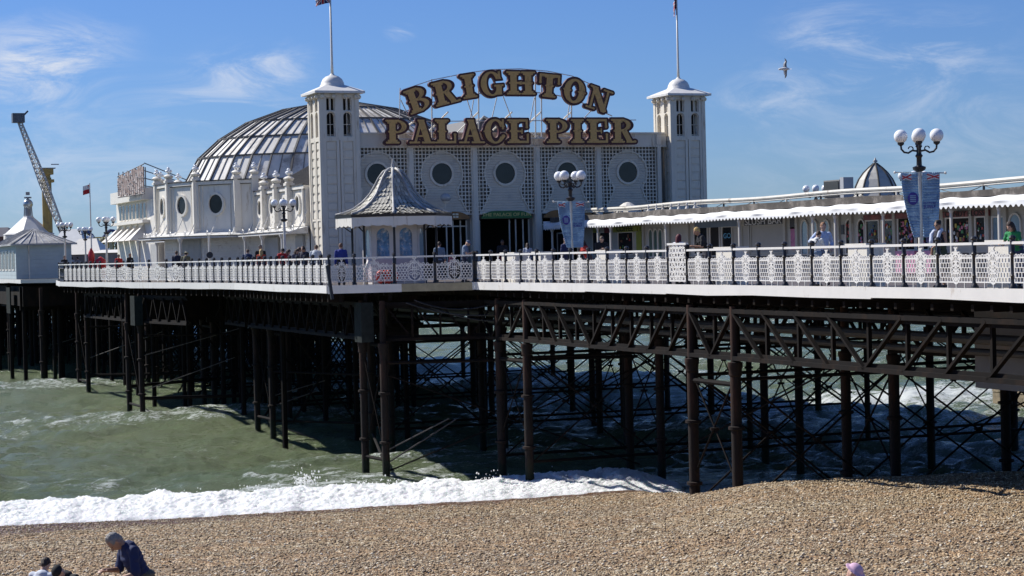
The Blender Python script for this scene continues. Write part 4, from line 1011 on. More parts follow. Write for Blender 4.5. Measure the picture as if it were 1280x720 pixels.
arc = [(504, 112), (540, 100), (585, 91), (615, 87), (650, 86), (685, 89), (715, 95), (765, 117)]
mb.tube([SP(x, y) for x, y in arc], .025, 6); mb.tube([SP(x, y+28) for x, y in arc], .03, 6)
mb.tube([SP(482, 152), SP(795, 150)], .025, 6); mb.tube([SP(482, 174), SP(795, 172)], .03, 6)
for x in (539.5, 598, 669, 676.5, 714): mb.tube([SP(x, 93+abs(x-640)*.06), SP(x+.6, 172)], .035, 6)
for (a, b, c, d_) in ((500, 110, 499, 175), (501, 125, 513, 150), (584, 125, 592, 150), (592, 125, 584, 172), (621, 122, 612, 160), (668, 122, 660, 165), (628, 118, 640, 150), (712, 128, 708, 158), (742, 135, 728, 150)): mb.tube([SP(a, b), SP(c, d_)], .025, 6)
mb.build('frame', WHITE, sign, world=True)
mb = MB()
for x in (520, 560, 598, 640, 676, 714, 755): 
    a = SP(x, 140 if 540 < x < 740 else 150); b = Vector((a.x-.4, a.y+2.6, 7.15)); mb.tube([a, b], .04, 6)
    mb.tube([SP(x, 172), Vector((a.x-.4, 93.6, 7.1))], .04, 6)
mb.build('stay', WHITE, sign, world=True)

# flat roof and lantern ridge behind the sign
rb = thing('roof_ridge', 'dark low pitched roof ridge showing behind the sign letters', 'roof', (37, 103, 6.9))
p0, p1, p2 = on_Y(560, 172, 103), on_Y(588, 150, 103), on_Y(650, 172, 103)
mb = MB()
for a, b in ((p0, p1), (p1, p2)):
    mb.quad(a-Vector((0, 2, .5)), b-Vector((0, 2, 0)), b+Vector((0, 9, 0)), a+Vector((0, 9, -.5)))
mb.add([p0-Vector((0, 2, .5)), p2-Vector((0, 2, .5)), p1-Vector((0, 2, 0))], [(0, 1, 2)])
mb.build('roofing', mat('dark_slate_roof', (.07, .07, .075), .6, .3, 2), rb, world=True)
mb = MB(); mb.tube([p0-Vector((0, 2.05, .45)), p1-Vector((0, 2.05, -.04)), p2-Vector((0, 2.05, .45))], .07, 6); mb.build('ridge_capping', LEAD, rb, world=True)

# ------------------------------------------------------------------ the domed hall behind the left tower
HX = 27.0
hall = thing('domed_hall', 'white hall with round windows, lamp-topped piers and a weathered panelled dome', 'hall', (HX, 111, 0))
WIN = MB(); seg = 24
DKR = mat('dark_gutter', (.06, .055, .05), .7, .3, 2)
def face(ax, ay, bx, by, z0, z1, win, nm='wall', canopy=True, r=.37, pil=True, zc=None):
    a = Vector((ax, ay, 0)); b = Vector((bx, by, 0)); d = (b-a); L_ = d.length; d.normalize(); n = Vector((-d.y, d.x, 0))
    # the viewer's side: towards -n or n chosen by the camera's side of the building
    if n.dot(Vector((-1, -.4, 0))) < 0: n = -n
    up_ = Vector((0, 0, 1))
    mb = MB()
    def pb(s0, s1, o0, o1, za, zb): 
        p = [a+d*s0+n*o0, a+d*s1+n*o0, a+d*s1+n*o1, a+d*s0+n*o1]
        mb.add([v+up_*za for v in p]+[v+up_*zb for v in p], [(0, 3, 2, 1), (4, 5, 6, 7), (0, 1, 5, 4), (1, 2, 6, 5), (2, 3, 7, 6), (3, 0, 4, 7)])
    pb(0, L_, -.2, 0, z0, z1); pb(-.02, L_+.02, 0, .10, z1-.16, z1+.02); pb(0, L_, 0, .06, z0, z0+.14)
    for s_ in (L_*.16, L_*.84): pb(s_-.025, s_+.025, 0, .05, z0+.14, z1-.16)
    for s_ in (L_*.07, L_*.93): pb(s_-.05, s_+.05, 0, .12, z0+.14, z1-.16)
    mb.build(nm, WHITE, hall, world=True)
    mb = MB(); pb(-.03, L_+.03, .02, .15, z1+.025, z1+.075); pb(-.03, L_+.03, .065, .085, z1-.20, z1-.165); mb.build('gutter', DKR, hall, world=True)
    if win:
        c = a+d*L_/2+up_*(zc or (z0+(z1-z0)*.56)); vs = []
        for k in range(seg):
            t_ = 2*math.pi*k/seg
            for (rr_, oo) in ((r, .10), (r+.11, .10), (r+.11, .0), (r, .0)): vs.append(c+(d*math.cos(t_)+up_*math.sin(t_)*1.12)*rr_+n*oo)
        m2_ = MB(); m2_.add(vs, [(k*4+j, k*4+(j+1) % 4, ((k+1) % seg)*4+(j+1) % 4, ((k+1) % seg)*4+j) for k in range(seg) for j in range(4)]); w_ = m2_.build('round_window', WHITE, hall, world=True)
        m3 = MB(); m3.add([c+(d*math.cos(2*math.pi*k/seg)+up_*math.sin(2*math.pi*k/seg)*1.12)*(r+.01)+n*.02 for k in range(seg)], [tuple(range(seg))]); m3.build('pane', GLASS, w_, world=True)
    return n
def pier_post(x, y, z0, z1, n, fin=True, w=.34):
    mb = MB(); mb.box(x-w/2, x+w/2, y-w/2, y+w/2, z0, z1+.25); mb.box(x-w/2-.06, x+w/2+.06, y-w/2-.06, y+w/2+.06, z1+.05, z1+.17); mb.box(x-w/2-.05, x+w/2+.05, y-w/2-.05, y+w/2+.05, z0, z0+.25)
    pst = mb.build('pier_post', WHITE, hall, world=True)
    if fin:
        mb = MB(); mb.lathe([(.10, 0), (.22, .05), (.28, .16), (.18, .24), (.06, .28), (.05, .34), (.07, .38)], (x, y, z1+.25), 10); mb.build('urn', WHITE, pst, world=True, smooth=True, ang=40)
        mb = MB()
        for k in range(3): mb.ball((x+.13*math.cos(k*2.1), y+.13*math.sin(k*2.1), z1+.70), .085, 10, 6)
        mb.ball((x, y, z1+.84), .095, 10, 6); mb.build('lamp_cluster', GLOBE, pst, world=True, smooth=True)
# straight lengths and the apse
z0s = 2.72
sy = [95.6, 98.1, 100.6, 103.1, 105.6]
for a, b in zip(sy, sy[1:]): face(HX, a, HX, b, z0s, 4.72, True, r=.36)
for y in sy[1:-1]: pier_post(HX-.14, y, z0s, 4.75, None)
ap = [(HX, 105.6)]; x, y = HX, 105.6
for be in (30, 50, 70, 88, 106, 124, 142):
    Lf = 1.0 if be == 30 else 2.75; x -= math.cos(R(be))*Lf; y += math.sin(R(be))*Lf; ap.append((x, y))
for i, (a, b) in enumerate(zip(ap, ap[1:])): face(*a, *b, z0s-.1, 5.42, i > 0, r=.46 if i == 1 else .44)
for (x, y) in ap[0:]: pier_post(x, y, z0s-.1, 5.45, None, w=.36)
AE = ap[-1]
face(*AE, HX, AE[1]+.4, z0s-.1, 5.42, False)
sy2 = [AE[1]+.4, 122.5, 125, 127.5, 130]
for a, b in zip(sy2, sy2[1:]): face(HX, a, HX, b, z0s-.1, 4.72, True, r=.36)
for y in sy2[1:]: pier_post(HX-.14, y, z0s-.1, 4.75, None)
# lower storey, set back under a shallow canopy, white boards and grey doors
LWM = WHITE2; DOORG = boards('grey_doors', (.40, .40, .385), .5, 'Y', .015)
mb = MB()
lowpts = [(HX+.1, 95.4), (HX+.1, 105)]+[(x+.35, y-.05) for x, y in ap[1:]]+[(HX+.1, AE[1]+.6), (HX+.1, 130)]
for (ax, ay), (bx, by) in zip(lowpts, lowpts[1:]): mb.add([(ax, ay, 0), (bx, by, 0), (bx, by, 2.7), (ax, ay, 2.7)], [(0, 1, 2, 3)])
mb.build('lower_wall', LWM, hall, world=True)
for (x0, x1, X_) in ((424, 432, 0), (369, 384, HX+.02), (283, 319, 0), (215, 254, 0)):
    pass
for (ya_, yb_) in ((96.2, 97.6), (101.0, 103.6), (122.0, 126)):
    mb = MB(); mb.box(HX-.02, HX+.09, ya_, yb_, 0, 2.25); mb.build('door', DOORG, hall, world=True)
for i in (1, 3, 4):
    a, b = lowpts[2+i-0], lowpts[3+i]; A = Vector((*a, 0)); B = Vector((*b, 0)); d = (B-A).normalized(); n = Vector((-d.y, d.x, 0)); n = n if n.x < 0 else -n
    p, q = A+d*.25+n*.03, B-d*.25+n*.03; mb = MB(); mb.add([p, q, q+Vector((0, 0, 2.3)), p+Vector((0, 0, 2.3))], [(0, 1, 2, 3)]); mb.build('door', DOORG, hall, world=True)
# canopy shelf
cp = [(HX-1.1, 95.3), (HX-1.1, 105.2)]
cen = (ap[0][0]+4.9, 111)
for (x, y) in ap[1:]:
    v = Vector((x-31.8, y-111.3, 0)).normalized(); cp.append((x+v.x*1.1, y+v.y*1.1))
cp += [(HX-1.1, AE[1]+1.2), (HX-1.1, 130)]
ip = [(HX, 95.3), (HX, 105.6)]+ap[1:]+[(HX, AE[1]+.6), (HX, 130)]
mb = MB(); n_ = len(cp)
for i in range(n_-1):
    a, b, c, d = cp[i], cp[i+1], ip[i+1], ip[i]
    mb.add([(*a, 2.42), (*b, 2.42), (*c, 2.70), (*d, 2.70), (*a, 2.34), (*b, 2.34), (*c, 2.34), (*d, 2.34)], [(0, 1, 2, 3), (4, 7, 6, 5), (0, 4, 5, 1), (0, 3, 7, 4), (1, 5, 6, 2)])
mb.build('canopy', mat('canopy_white', (.62, .61, .58), .55, .12, 2, col2=(.3, .28, .25), c2amt=.25, c2scale=2), hall, world=True)
for i in range(n_-1):
    A = Vector((*cp[i], 2.46)); B = Vector((*cp[i+1], 2.46))
    k = max(1, int((B-A).length/1.3))
    for s_ in range(k):
        mb = MB(); t_ = s_/k; p = A.lerp(B, t_); q = Vector((*ip[i], 3.5)).lerp(Vector((*ip[i+1], 3.5)), t_)
        pts = [p.lerp(q, u)+Vector((0, 0, -.45*math.sin(math.pi*u))) for u in (0, .15, .3, .45, .6, .75, .9, 1)]; mb.tube(pts, .028, 5)
        c_ = p.lerp(q, .28)+Vector((0, 0, -.18)); mb.tube([c_+Vector((0, .17*math.cos(a), .17*math.sin(a))) for a in np.linspace(0, 6.28, 11)], .02, 4, caps=False)
        mb.build('scroll_bracket', CAST, hall, world=True)
mb = MB()
for i in range(n_-1): mb.bar(Vector((*cp[i], 2.455)), Vector((*cp[i+1], 2.455)), .06, .05)
mb.build('canopy_edge', DKR, hall, world=True)
for (x, y) in ((HX-1.0, 96.5), (HX-1.0, 100.4), (HX-1.0, 104), cp[3], cp[5], (HX-1, 122), (HX-1, 127)):
    mb = MB(); mb.tube([(x, y, 0), (x, y, 2.4)], .07, 8); mb.lathe([(.07, 2.1), (.14, 2.25), (.16, 2.35)], (x, y, 0), 8); mb.build('column', WHITE, hall, world=True)
# low slope roof behind the parapets, box body
mb = MB(); mb.prism([(HX+.2, 95.2), (47.5, 95.2), (47.5, 130), (HX+.2, 130)], 4.4, 4.6)
mb.quad((HX+.2, 95.4, 4.6), (HX+.2, 105.8, 4.6), (HX+3.2, 105.8, 6.2), (HX+3.2, 95.4, 6.2)); mb.quad((HX+.2, 118, 4.6), (HX+.2, 130, 4.6), (HX+3.2, 130, 6.0), (HX+3.2, 118, 6.0))
mb.quad((HX+3.2, 95.4, 6.2), (HX+3.2, 105.8, 6.2), (46, 105.8, 6.2), (46, 95.4, 6.2))
mb.prism([(HX+.4, 100.6), (47.3, 100.6), (47.3, 129.8), (HX+.4, 129.8)], .0, 4.4)
mb.build('roof', LEAD, hall, world=True)
mb = MB()
for y in np.arange(95.8, 105.8, .62): mb.bar((HX+.2, y, 4.66), (HX+3.2, y, 6.26), .07, .06)
mb.build('roof_rib', mat('dark_rib', (.10, .095, .09), .7, .2, 3), hall, world=True)
# dome
DC = (33.7, 111.5); DR = 8.9; DZ = 5.35; DH = 4.95
nm_, nr = 40, 6
DP = [(9.1, 5.45), (8.3, 6.85), (7.1, 7.92), (5.5, 8.88), (3.4, 9.62), (1.2, 10.0)]
nm_, nr = 40, 6
def dpt(i, j, off=0):
    t_ = 2*math.pi*(i+.5)/nm_; r, z_ = DP[j]; r += off; return Vector((DC[0]+r*math.cos(t_), DC[1]+r*.77*math.sin(t_), z_+off))
mb = MB()
for i in range(nm_):
    for j in range(nr-1):
        for h_ in range(1):
            mb.quad(dpt(i, j), dpt(i+1, j), dpt(i+1, j+1), dpt(i, j+1))
mb.lathe([(1.25, 0), (1.0, .10), (0.01, .14)], (DC[0], DC[1], 10.0), 24)
dome = mb.build('dome', DOMEP, hall, world=True)
mb = MB(); RIB = MATS['dark_rib']
for i in range(nm_):
    for j in range(nr-1): mb.bar(dpt(i, j, .03), dpt(i, j+1, .03), .07 if i % 2 else .11, .08)
for j in range(nr):
    for i in range(nm_): mb.bar(dpt(i, j, .03), dpt(i+1, j, .03), .09, .08)
mb.build('rib', RIB, dome, world=True)
mb = MB()   # thin glazing bars between the ribs
for i in range(nm_):
    for j in range(nr-1):
        a = (dpt(i, j, .01)+dpt(i+1, j, .01))/2; b = (dpt(i, j+1, .01)+dpt(i+1, j+1, .01))/2; mb.bar(a, b, .05, .05)
        for q in (.33, .66):
            pass
mb.build('glazing_bar', mat('bar_grey', (.22, .21, .19), .7, .2, 3), dome, world=True)
mb = MB(); mb.lathe([(8.8, 4.6), (8.8, 5.35), (9.15, 5.44)], (DC[0], DC[1], 0), 48, sy=.77); mb.build('drum', WHITE, hall, world=True)

# taller block behind with the roof sign
blk = thing('rear_block', 'white two-storey block with a window band behind the domed hall', 'building', (HX, 137, 0))
BX = 26.8
mb = MB(); mb.box(BX, 34, 130.5, 145, 0, 5.3); mb.box(BX-.5, 34, 133, 144.5, 3.75, 3.95); mb.box(BX-.5, 34, 133, 144.5, 5.3, 6.1); mb.build('wall', WHITE, blk, world=True)
for k in range(8):
    y = 134+k*1.25; mb = MB(); mb.box(BX-.05, BX+.02, y, y+.9, 4.05, 5.15); w_ = mb.build('window', WHITE, blk, world=True)
    mb = MB(); mb.quad((BX-.06, y+.08, 4.12), (BX-.06, y+.82, 4.12), (BX-.06, y+.82, 5.08), (BX-.06, y+.08, 5.08)); mb.build('pane', GLASS, w_, world=True)
mb = MB()
for k in range(5):
    y = 134+k*2.2; mb.add([(BX-1.2, y, 2.6), (BX-1.2, y+1.9, 2.6), (BX, y+.95, 3.7), (BX, y, 2.6), (BX, y+1.9, 2.6)], [(0, 1, 2), (0, 2, 3), (1, 4, 2)])
mb.build('gablet', WHITE, blk, world=True)
mb = MB(); mb.box(BX-.03, BX+.05, 131, 133, 0, 2.3); mb.build('door', DOORG, blk, world=True)
rs_ = thing('roof_sign', 'rusty bulb-lettered roof sign seen edge-on above the rear block', 'sign', (27, 134, 6.1))
a = on_Y(147, 215, 138); b = on_Y(183, 247, 130)
mb = MB()
q0, q1 = Vector((a.x, 138, 0)), Vector((b.x, 130.5, 0)); zt_, zb_ = on_Y(147, 221, 138).z, on_Y(147, 247, 138).z
SGM = mat('rusty_sign', (.30, .22, .19), .7, .5, 2.5, col2=(.5, .46, .43), c2amt=.5, c2scale=3)
for k in range(13):
    u0_, u1_ = k/13, (k+.8)/13; p, q = q0.lerp(q1, u0_), q0.lerp(q1, u1_); hgt_ = .0 if k % 3 else .12
    mb.bar(p.lerp(q, .5)+Vector((0, 0, zb_+hgt_)), p.lerp(q, .5)+Vector((0, 0, zt_+.5*k/13-hgt_)), .42, .08, roll=(q1-q0).normalized().cross(Vector((0, 0, 1))))
mb.build('letter_board', SGM, rs_, world=True)
mb = MB()
for z_ in (0, .5, 1): 
    mb.tube([q0+Vector((0, .1, zb_+(zt_-zb_)*z_)), q1+Vector((0, .1, zb_+(zt_+.5-zb_)*z_))], .04, 5)
for k in range(7):
    p = q0.lerp(q1, k/6)+Vector((.1, .1, 0)); mb.tube([p+Vector((0, 0, 6)), p+Vector((0, 0, zt_+.3))], .04, 5)
    
for k in range(4): mb.tube([q1+Vector((0, 0, zb_+.5+.5*k)), q1+Vector((4.5, 0, zb_-.2+.12*k))], .035, 5)
mb.build('frame', mat('sign_steel', (.12, .12, .13), .6, .2, 2), rs_, world=True)
mb = MB(); rb_ = random.Random(2)
for k in range(80):
    p = q0.lerp(q1, rb_.random())+Vector((-.06, -.06, rb_.uniform(zb_+.1, zt_))); mb.ball(p, .05, 6, 4)
tag(mb.build('bulbs', mat('old_bulb', (.6, .55, .5), .3, .2, 3), rs_, world=True), kind='stuff')

# ------------------------------------------------------------------ slate-roofed kiosk
kc = on_X(494, 340, 25.7); KX, KY = 25.7, kc.y
kiosk = thing('kiosk', 'small octagonal kiosk with flared slate roof and white scalloped valance', 'kiosk', (KX, KY, 0), math.atan2(-KX, KY)*1.0)
KROT = 0
prof = [(2.34, 2.80), (2.02, 2.87), (1.62, 3.02), (1.22, 3.30), (.92, 3.62), (.72, 3.95), (.54, 4.28), (.36, 4.52), (.12, 4.66)]
def kp(r, z, k): a = 2*math.pi*k/8+KROT-math.pi/2; return Vector((r*math.cos(a), r*math.sin(a), z))
def pint(u):
    n = len(prof)-1; i = min(int(u*n), n-1); f = u*n-i; return (prof[i][0]*(1-f)+prof[i+1][0]*f, prof[i][1]*(1-f)+prof[i+1][1]*f)
mb = MB(); mb.lathe([(r-.02, z-.04) for r, z in prof], seg=8, rot=-math.pi/8-math.pi/2+KROT); mb.build('roof_base', FELT, kiosk)
mb = MB(); NR = 15; kr = random.Random(8)
for k in range(8):
    for j in range(NR):
        r0, z0 = pint(j/NR); r1, z1 = pint(min(1, (j+1.35)/NR)); w0 = 2*r0*math.sin(math.pi/8); nt_ = max(1, int(round(w0/.17))); off = .5 if j % 2 else 0
        for i in range(nt_+(1 if off else 0)):
            a, b = max(0, (i-off)/nt_), min(1, (i-off+1)/nt_)
            if b-a < .02: continue
            n = (kp(1, 0, k)+kp(1, 0, k+1)).normalized()*.02+Vector((0, 0, .03)); n = n*(1+kr.uniform(-.5, .8))
            A = kp(r0, z0, k).lerp(kp(r0, z0, k+1), a+.01); B = kp(r0, z0, k).lerp(kp(r0, z0, k+1), b-.01)
            C = kp(r1, z1, k).lerp(kp(r1, z1, k+1), b-.01); D = kp(r1, z1, k).lerp(kp(r1, z1, k+1), a+.01); M_ = (A+B)/2-(D-A)*.10
            mb.add([A.lerp(D, .15)+n, M_+n, B.lerp(C, .15)+n, C+n*.2, D+n*.2], [(0, 1, 2, 3, 4)])
mb.build('roof_tiles', TILE, kiosk)
mb = MB()
for k in range(8): mb.tube([kp(r+.03, z+.04, k) for r, z in prof], .055, 6)
mb.build('hip_rib', LEAD, kiosk, smooth=True)
mb = MB(); mb.lathe([(.16, 4.62), (.12, 4.72), (.05, 4.78), (.07, 4.84), (.03, 4.9), (.012, 5.1)], seg=10); mb.build('finial', LEAD, kiosk, smooth=True)
mb = MB(); mb.lathe([(2.26, 2.70), (2.40, 2.70), (2.42, 2.81), (2.26, 2.81)], seg=8, rot=-math.pi/8-math.pi/2+KROT); mb.build('gutter', BLACK, kiosk)
mb = MB()
for k in range(8):
    A, B = kp(2.36, 0, k), kp(2.36, 0, k+1); nS = 48; n = ((A+B)/2).normalized()*.02
    top = [A.lerp(B, i/nS)+Vector((0, 0, 2.70)) for i in range(nS+1)]; bot = [A.lerp(B, i/nS)+Vector((0, 0, 2.38-.055*abs(math.sin(math.pi*4*i/nS))-.10*(1 if min(i, nS-i) < 3 else 0))) for i in range(nS+1)]
    for i in range(nS): mb.add([top[i], top[i+1], bot[i+1], bot[i], top[i]+n, top[i+1]+n, bot[i+1]+n, bot[i]+n], [(0, 1, 2, 3), (4, 7, 6, 5), (3, 2, 6, 7), (0, 4, 5, 1)])
mb.build('valance', WHITE, kiosk)
for k in range(8):
    mb = MB(); p = kp(1.72, 0, k); mb.tube([p+Vector((0, 0, 0)), p+Vector((0, 0, 2.4))], .05, 8); mb.tube([p+Vector((0, 0, 2.1)), p*1.12+Vector((0, 0, 2.25)), p*1.28+Vector((0, 0, 2.5))], .025, 5); mb.build('post', BLACK, kiosk)
KWM = mat('kiosk_paint', (.62, .58, .55), .6, .1, 2); KPK = mat('kiosk_pink_grey', (.52, .44, .46), .7, .1, 2)
POS = mat('kiosk_poster_blue', (.10, .22, .38), .3, .8, 2.4, col2=(.5, .5, .5), c2amt=.4, c2scale=4)
for k in range(8):
    A, B = kp(1.28, 0, k), kp(1.28, 0, k+1); L_ = (B-A).length; mid = (A+B)/2; ang = math.atan2((B-A).y, (B-A).x)
    key = 'kw'
    if k == 0:
        kwm = plate_mesh('wall_panel', lambda X, Y: np.maximum(sbox(X, Y, -L_/2, L_/2, 0, 2.6), -U(sbox(X, Y, -.28, .28, 1.12, 1.95), sell(X, Y, 0, 1.95, .28, .30))), -.6, .6, -.05, 2.65, .02, .06); kwm.materials.append(KWM)
    w_ = place_mesh('wall_panel', kwm, None, kiosk, mid, (0, 0, ang))
    mb = MB(); mb.box(-.3, .3, .02, .03, 1.1, 2.28); g_ = mb.build('window', POS if k in (3, 7, 0) else BGLASS, w_)
    mb = MB(); mb.box(-L_/2+.03, L_/2-.03, -.045, -.032, .1, 1.0); mb.build('lower_band', KPK, w_)
mb = MB(); mb.lathe([(1.15, 2.3), (1.15, 2.55)], seg=8, rot=-math.pi/8-math.pi/2); mb.build('ceiling', WHITE, kiosk)
# red ring buoys and a white bent pipe behind the railing by the kiosk
def px_on_line(x, X0=None):
    return None
for i, (x, lab) in enumerate(((479, 'left of two round red life rings behind the honeycomb railing'), (489, 'right of two round red life rings behind the honeycomb railing'))):
    p = at(x, 346, 79.6); lr = thing('life_ring', lab, 'life ring', p, math.atan2(-p.x, p.y), 'red life rings by the kiosk')
    mb = MB(); pts = [Vector((.22*math.cos(a), 0, .22*math.sin(a))) for a in np.linspace(0, 2*math.pi, 25)]
    mb.tube(pts, .085, 10, caps=False); mb.build('ring', mat('life_ring_red', (.62, .05, .03), .5, .1, 3), lr, smooth=True)
    mb = MB(); mb.bar((0, .1, -.75), (0, .1, .3), .06); mb.build('stand', BLACK, lr)
p = at(458, 348, 80); vp = thing('vent_pipe', 'bent white vent pipe behind the railing at the kiosk', 'pipe', (p.x, p.y, 0))
mb = MB(); mb.tube([(0, 0, 0), (0, 0, .5), (-.03, 0, .62), (.05, 0, .75), (.12, 0, .95)], .07, 8); mb.build('pipe', WHITE, vp, smooth=True)

# ------------------------------------------------------------------ shop row on the right
SX, CXX = 40.0, 38.6
shops = thing('shop_row', 'long low row of cream kiosks and stalls under a white scalloped awning', 'shops', (SX, 70, 0))
SHW = mat('shop_cream', (.50, .475, .41), .6, .08, 1.5); SHG = mat('shop_grey_shutter', (.40, .375, .325), .6, .08, 1)
mb = MB(); mb.box(SX, 44, 46, 91.6, 0, 2.62); mb.build('wall', SHW, shops, world=True)
mb = MB(); mb.box(CXX, 44.3, 46, 92.0, 2.62, 2.68); mb.build('roof', FELT, shops, world=True)
mb = MB(); 
y = 46.
fr3 = random.Random(12); prev = 0
while y < 91.9:
    y2 = min(y+2.1, 92.0); nx_ = fr3.uniform(-.03, .05); mb.add([(CXX-.05, y, 2.60), (CXX-.05, y2, 2.60), (CXX-.05, y2, 2.84+nx_), (CXX-.05, y, 2.84+prev), (CXX+.6, y, 2.60), (CXX+.6, y2, 2.60), (CXX+.6, y2, 2.84+nx_), (CXX+.6, y, 2.84+prev)],
             [(0, 1, 2, 3), (4, 7, 6, 5), (3, 2, 6, 7), (0, 3, 7, 4), (1, 5, 6, 2)]); prev = nx_; y = y2
mb.build('roof_edge', mat('worn_roof_edge', (.09, .08, .07), .9, .4, 1.5, col2=(.18, .16, .14), c2amt=.4, c2scale=1.5), shops, world=True)
# awning: puffy white cloth with a toothed edge
mb = MB(); ny = 640; Y0, Y1 = 46., 92.3; rows_ = []
for i in range(ny+1):
    y = Y0+(Y1-Y0)*i/ny; b_ = .05*math.sin(y*1.9)+.035*math.sin(y*4.3+1); sag = .02*math.sin(y*.8)
    tooth = -.075 if (i % 4) in (1, 2) else 0
    rows_.append([(CXX-.02, y, 2.60+sag*.5+b_*.4), (CXX-.14-b_, y, 2.55+b_*.5), (CXX-.24-b_*.6, y, 2.44+sag), (CXX-.25, y, 2.35+sag), (CXX-.25, y, 2.30+sag+tooth)])
for i in range(ny):
    for j in range(4): mb.quad(rows_[i][j], rows_[i+1][j], rows_[i+1][j+1], rows_[i][j+1])
mb.build('awning', mat('awning_white', (.80, .80, .79), .7, .05, 2), shops, world=True)
mb = MB(); mb.box(CXX-.27, CXX+.6, 92.3, 92.36, 2.25, 2.66); mb.build('awning_end', MATS['awning_white'], shops, world=True)
for x in (691, 748, 764, 833, 925, 1017, 1045, 1105, 1190, 1250):
    y = yX(x, CXX); mb = MB(); mb.tube([(CXX, y, 0), (CXX, y, 2.6)], .055, 8); mb.lathe([(.055, 2.1), (.1, 2.2), (.055, 2.3)], (CXX, y, 0), 8); mb.build('column', WHITE, shops, world=True)
mb = MB(); pts = [(39.6, y, 3.13+.03*math.sin(y*.5)) for y in np.linspace(44, 92, 30)]; mb.tube(pts, .075, 8); mb.tube([(p[0]+.0, p[1], p[2]-.11) for p in pts], .035, 6)
mb.build('light_rail', mat('rail_cream', (.66, .63, .55), .5, .15, 1.5, col2=(.3, .25, .2), c2amt=.15, c2scale=2), shops, world=True)
for k, y in enumerate(np.linspace(46, 91.5, 18)):
    mb = MB(); mb.bar((39.6, y, 2.66), (39.6, y, 3.06), .06); mb.build('rail_stanchion', BLACK if k % 3 else WHITE, shops, world=True)
mb = MB()
for k in range(17):
    a, b = Vector((39.6, 46+2.68*k, 3.02)), Vector((39.6, 46+2.68*(k+1), 3.02)); mb.tube([a.lerp(b, i/8)-Vector((0, 0, .2*4*(i/8)*(1-i/8))) for i in range(9)], .014, 4)
mb.build('slack_wire', BLACK, shops, world=True)
for x in (812, 822, 830, 840, 850, 860, 870):
    y = yX(x, 39.0); mb = MB(); mb.lathe([(.09, 2.86), (.03, 2.98), (.05, 3.04), (.01, 3.14)], (39.0, y, 0), 8); mb.build('roof_finial', WHITE, shops, world=True)
def srect(x0, y0, x1, y1, X=SX-.03):
    a = on_X(x0, y0, X); b = on_X(x1, y0, X); c = on_X((x0+x1)/2, y1, X); zt = (a.z+b.z)/2; return a.y, b.y, c.z, zt
GOODS = [mat('goods_'+n, c, .5, .3, 6) for n, c in (('red', (.45, .05, .04)), ('pink', (.6, .2, .3)), ('yellow', (.55, .42, .06)), ('blue', (.06, .14, .35)), ('white', (.65, .65, .62)), ('brown', (.2, .1, .05)), ('green', (.06, .25, .08)))]
def opening(name, x0, y0, x1, y1, kind='dark', frame=True, arch=False, goods=0, zb=None):
    Ya, Yb, z0, z1 = srect(x0, y0, x1, y1); Ya, Yb = max(Ya, Yb), min(Ya, Yb)
    if zb is not None: z0 = zb
    w = Ya-Yb; cy = (Ya+Yb)/2
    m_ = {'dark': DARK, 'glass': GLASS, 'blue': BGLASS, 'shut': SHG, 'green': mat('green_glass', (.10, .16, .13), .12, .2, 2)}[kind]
    def shape(X, Y, g=0):
        if arch: return U(sbox(X, Y, -w/2-g, w/2+g, z0-g, z1-w/2), sell(X, Y, 0, z1-w/2, w/2+g, w/2+g))
        return sbox(X, Y, -w/2-g, w/2+g, z0-g, z1+g)
    fr = plate_mesh(name, lambda X, Y: np.maximum(shape(X, Y, .06), -shape(X, Y)), -w/2-.1, w/2+.1, z0-.1, z1+.1, .03, .06); fo = place_mesh(name, fr, WHITE if kind != 'shut' else SHW, shops, (SX-.03-SX, cy-70, 0), (0, 0, R(-90)))
    pa = plate_mesh('pane', lambda X, Y: shape(X, Y, .01), -w/2-.1, w/2+.1, z0-.1, z1+.1, .03, .01); place_mesh('pane', pa, m_, fo, (0, .015, 0))
    if goods:
        mb = MB(); g_ = random.Random(int(x0)); 
        for k in range(goods):
            u = g_.uniform(-w/2+.05, w/2-.12); z_ = g_.uniform(z0+.03, z1-.2); s_ = g_.uniform(.05, .14)
            if g_.random() < .5: mb.box(u, u+s_, -.02, .0, z_, z_+s_*g_.uniform(.8, 1.7), g_.randrange(7))
            else: mb.ball((u, -.01, z_+s_/2), s_/2, 8, 5, g_.randrange(7), (1, .3, 1))
        tag(mb.build('goods', GOODS, fo), kind='stuff')
    return fo
def board(x0, y0, x1, y1, m_, txt=None, tm=None, size=.3, ws=1.0):
    if y1 < 290: y0 += 3; y1 += 3
    Ya, Yb, z0, z1 = srect(x0, y0, x1, y1, SX-.08); Ya, Yb = max(Ya, Yb), min(Ya, Yb)
    mb = MB(); mb.box(-.08, -.02, -(Ya-Yb)/2, (Ya-Yb)/2, z0, z1); o = mb.build('sign_board', m_, shops); o.location = (0, (Ya+Yb)/2-70, 0)
    if txt: text_obj('lettering', txt, size, tm, o, (-.09, 0, (z0+z1)/2), (R(90), 0, R(-90)), .004, ws)
    return o
YG = mat('sign_yellow_green', (.30, .33, .06), .5, .2, 3); DKS = mat('sign_dark', (.03, .03, .035), .5, .3, 3); BLS = mat('sign_blue_grey', (.16, .22, .30), .5, .2, 3); RDS = mat('sign_red_dark', (.20, .05, .05), .5, .8, 4)
ORS = mat('sign_rust', (.30, .10, .04), .5, .6, 4); LET = mat('letter_white', (.7, .7, .7), .5, .05); LDK = mat('letter_black', (.01, .01, .012), .5, .05); PURP = mat('poster_purple', (.07, .04, .20), .4, .5, 5); PNK = mat('poster_pink', (.45, .12, .25), .4, .5, 5)
opening('shopfront', 697, 292, 712, 330, 'dark', zb=.1); opening('shopfront', 741, 291, 747, 318, 'glass'); opening('window', 750, 291, 762, 316, 'glass')
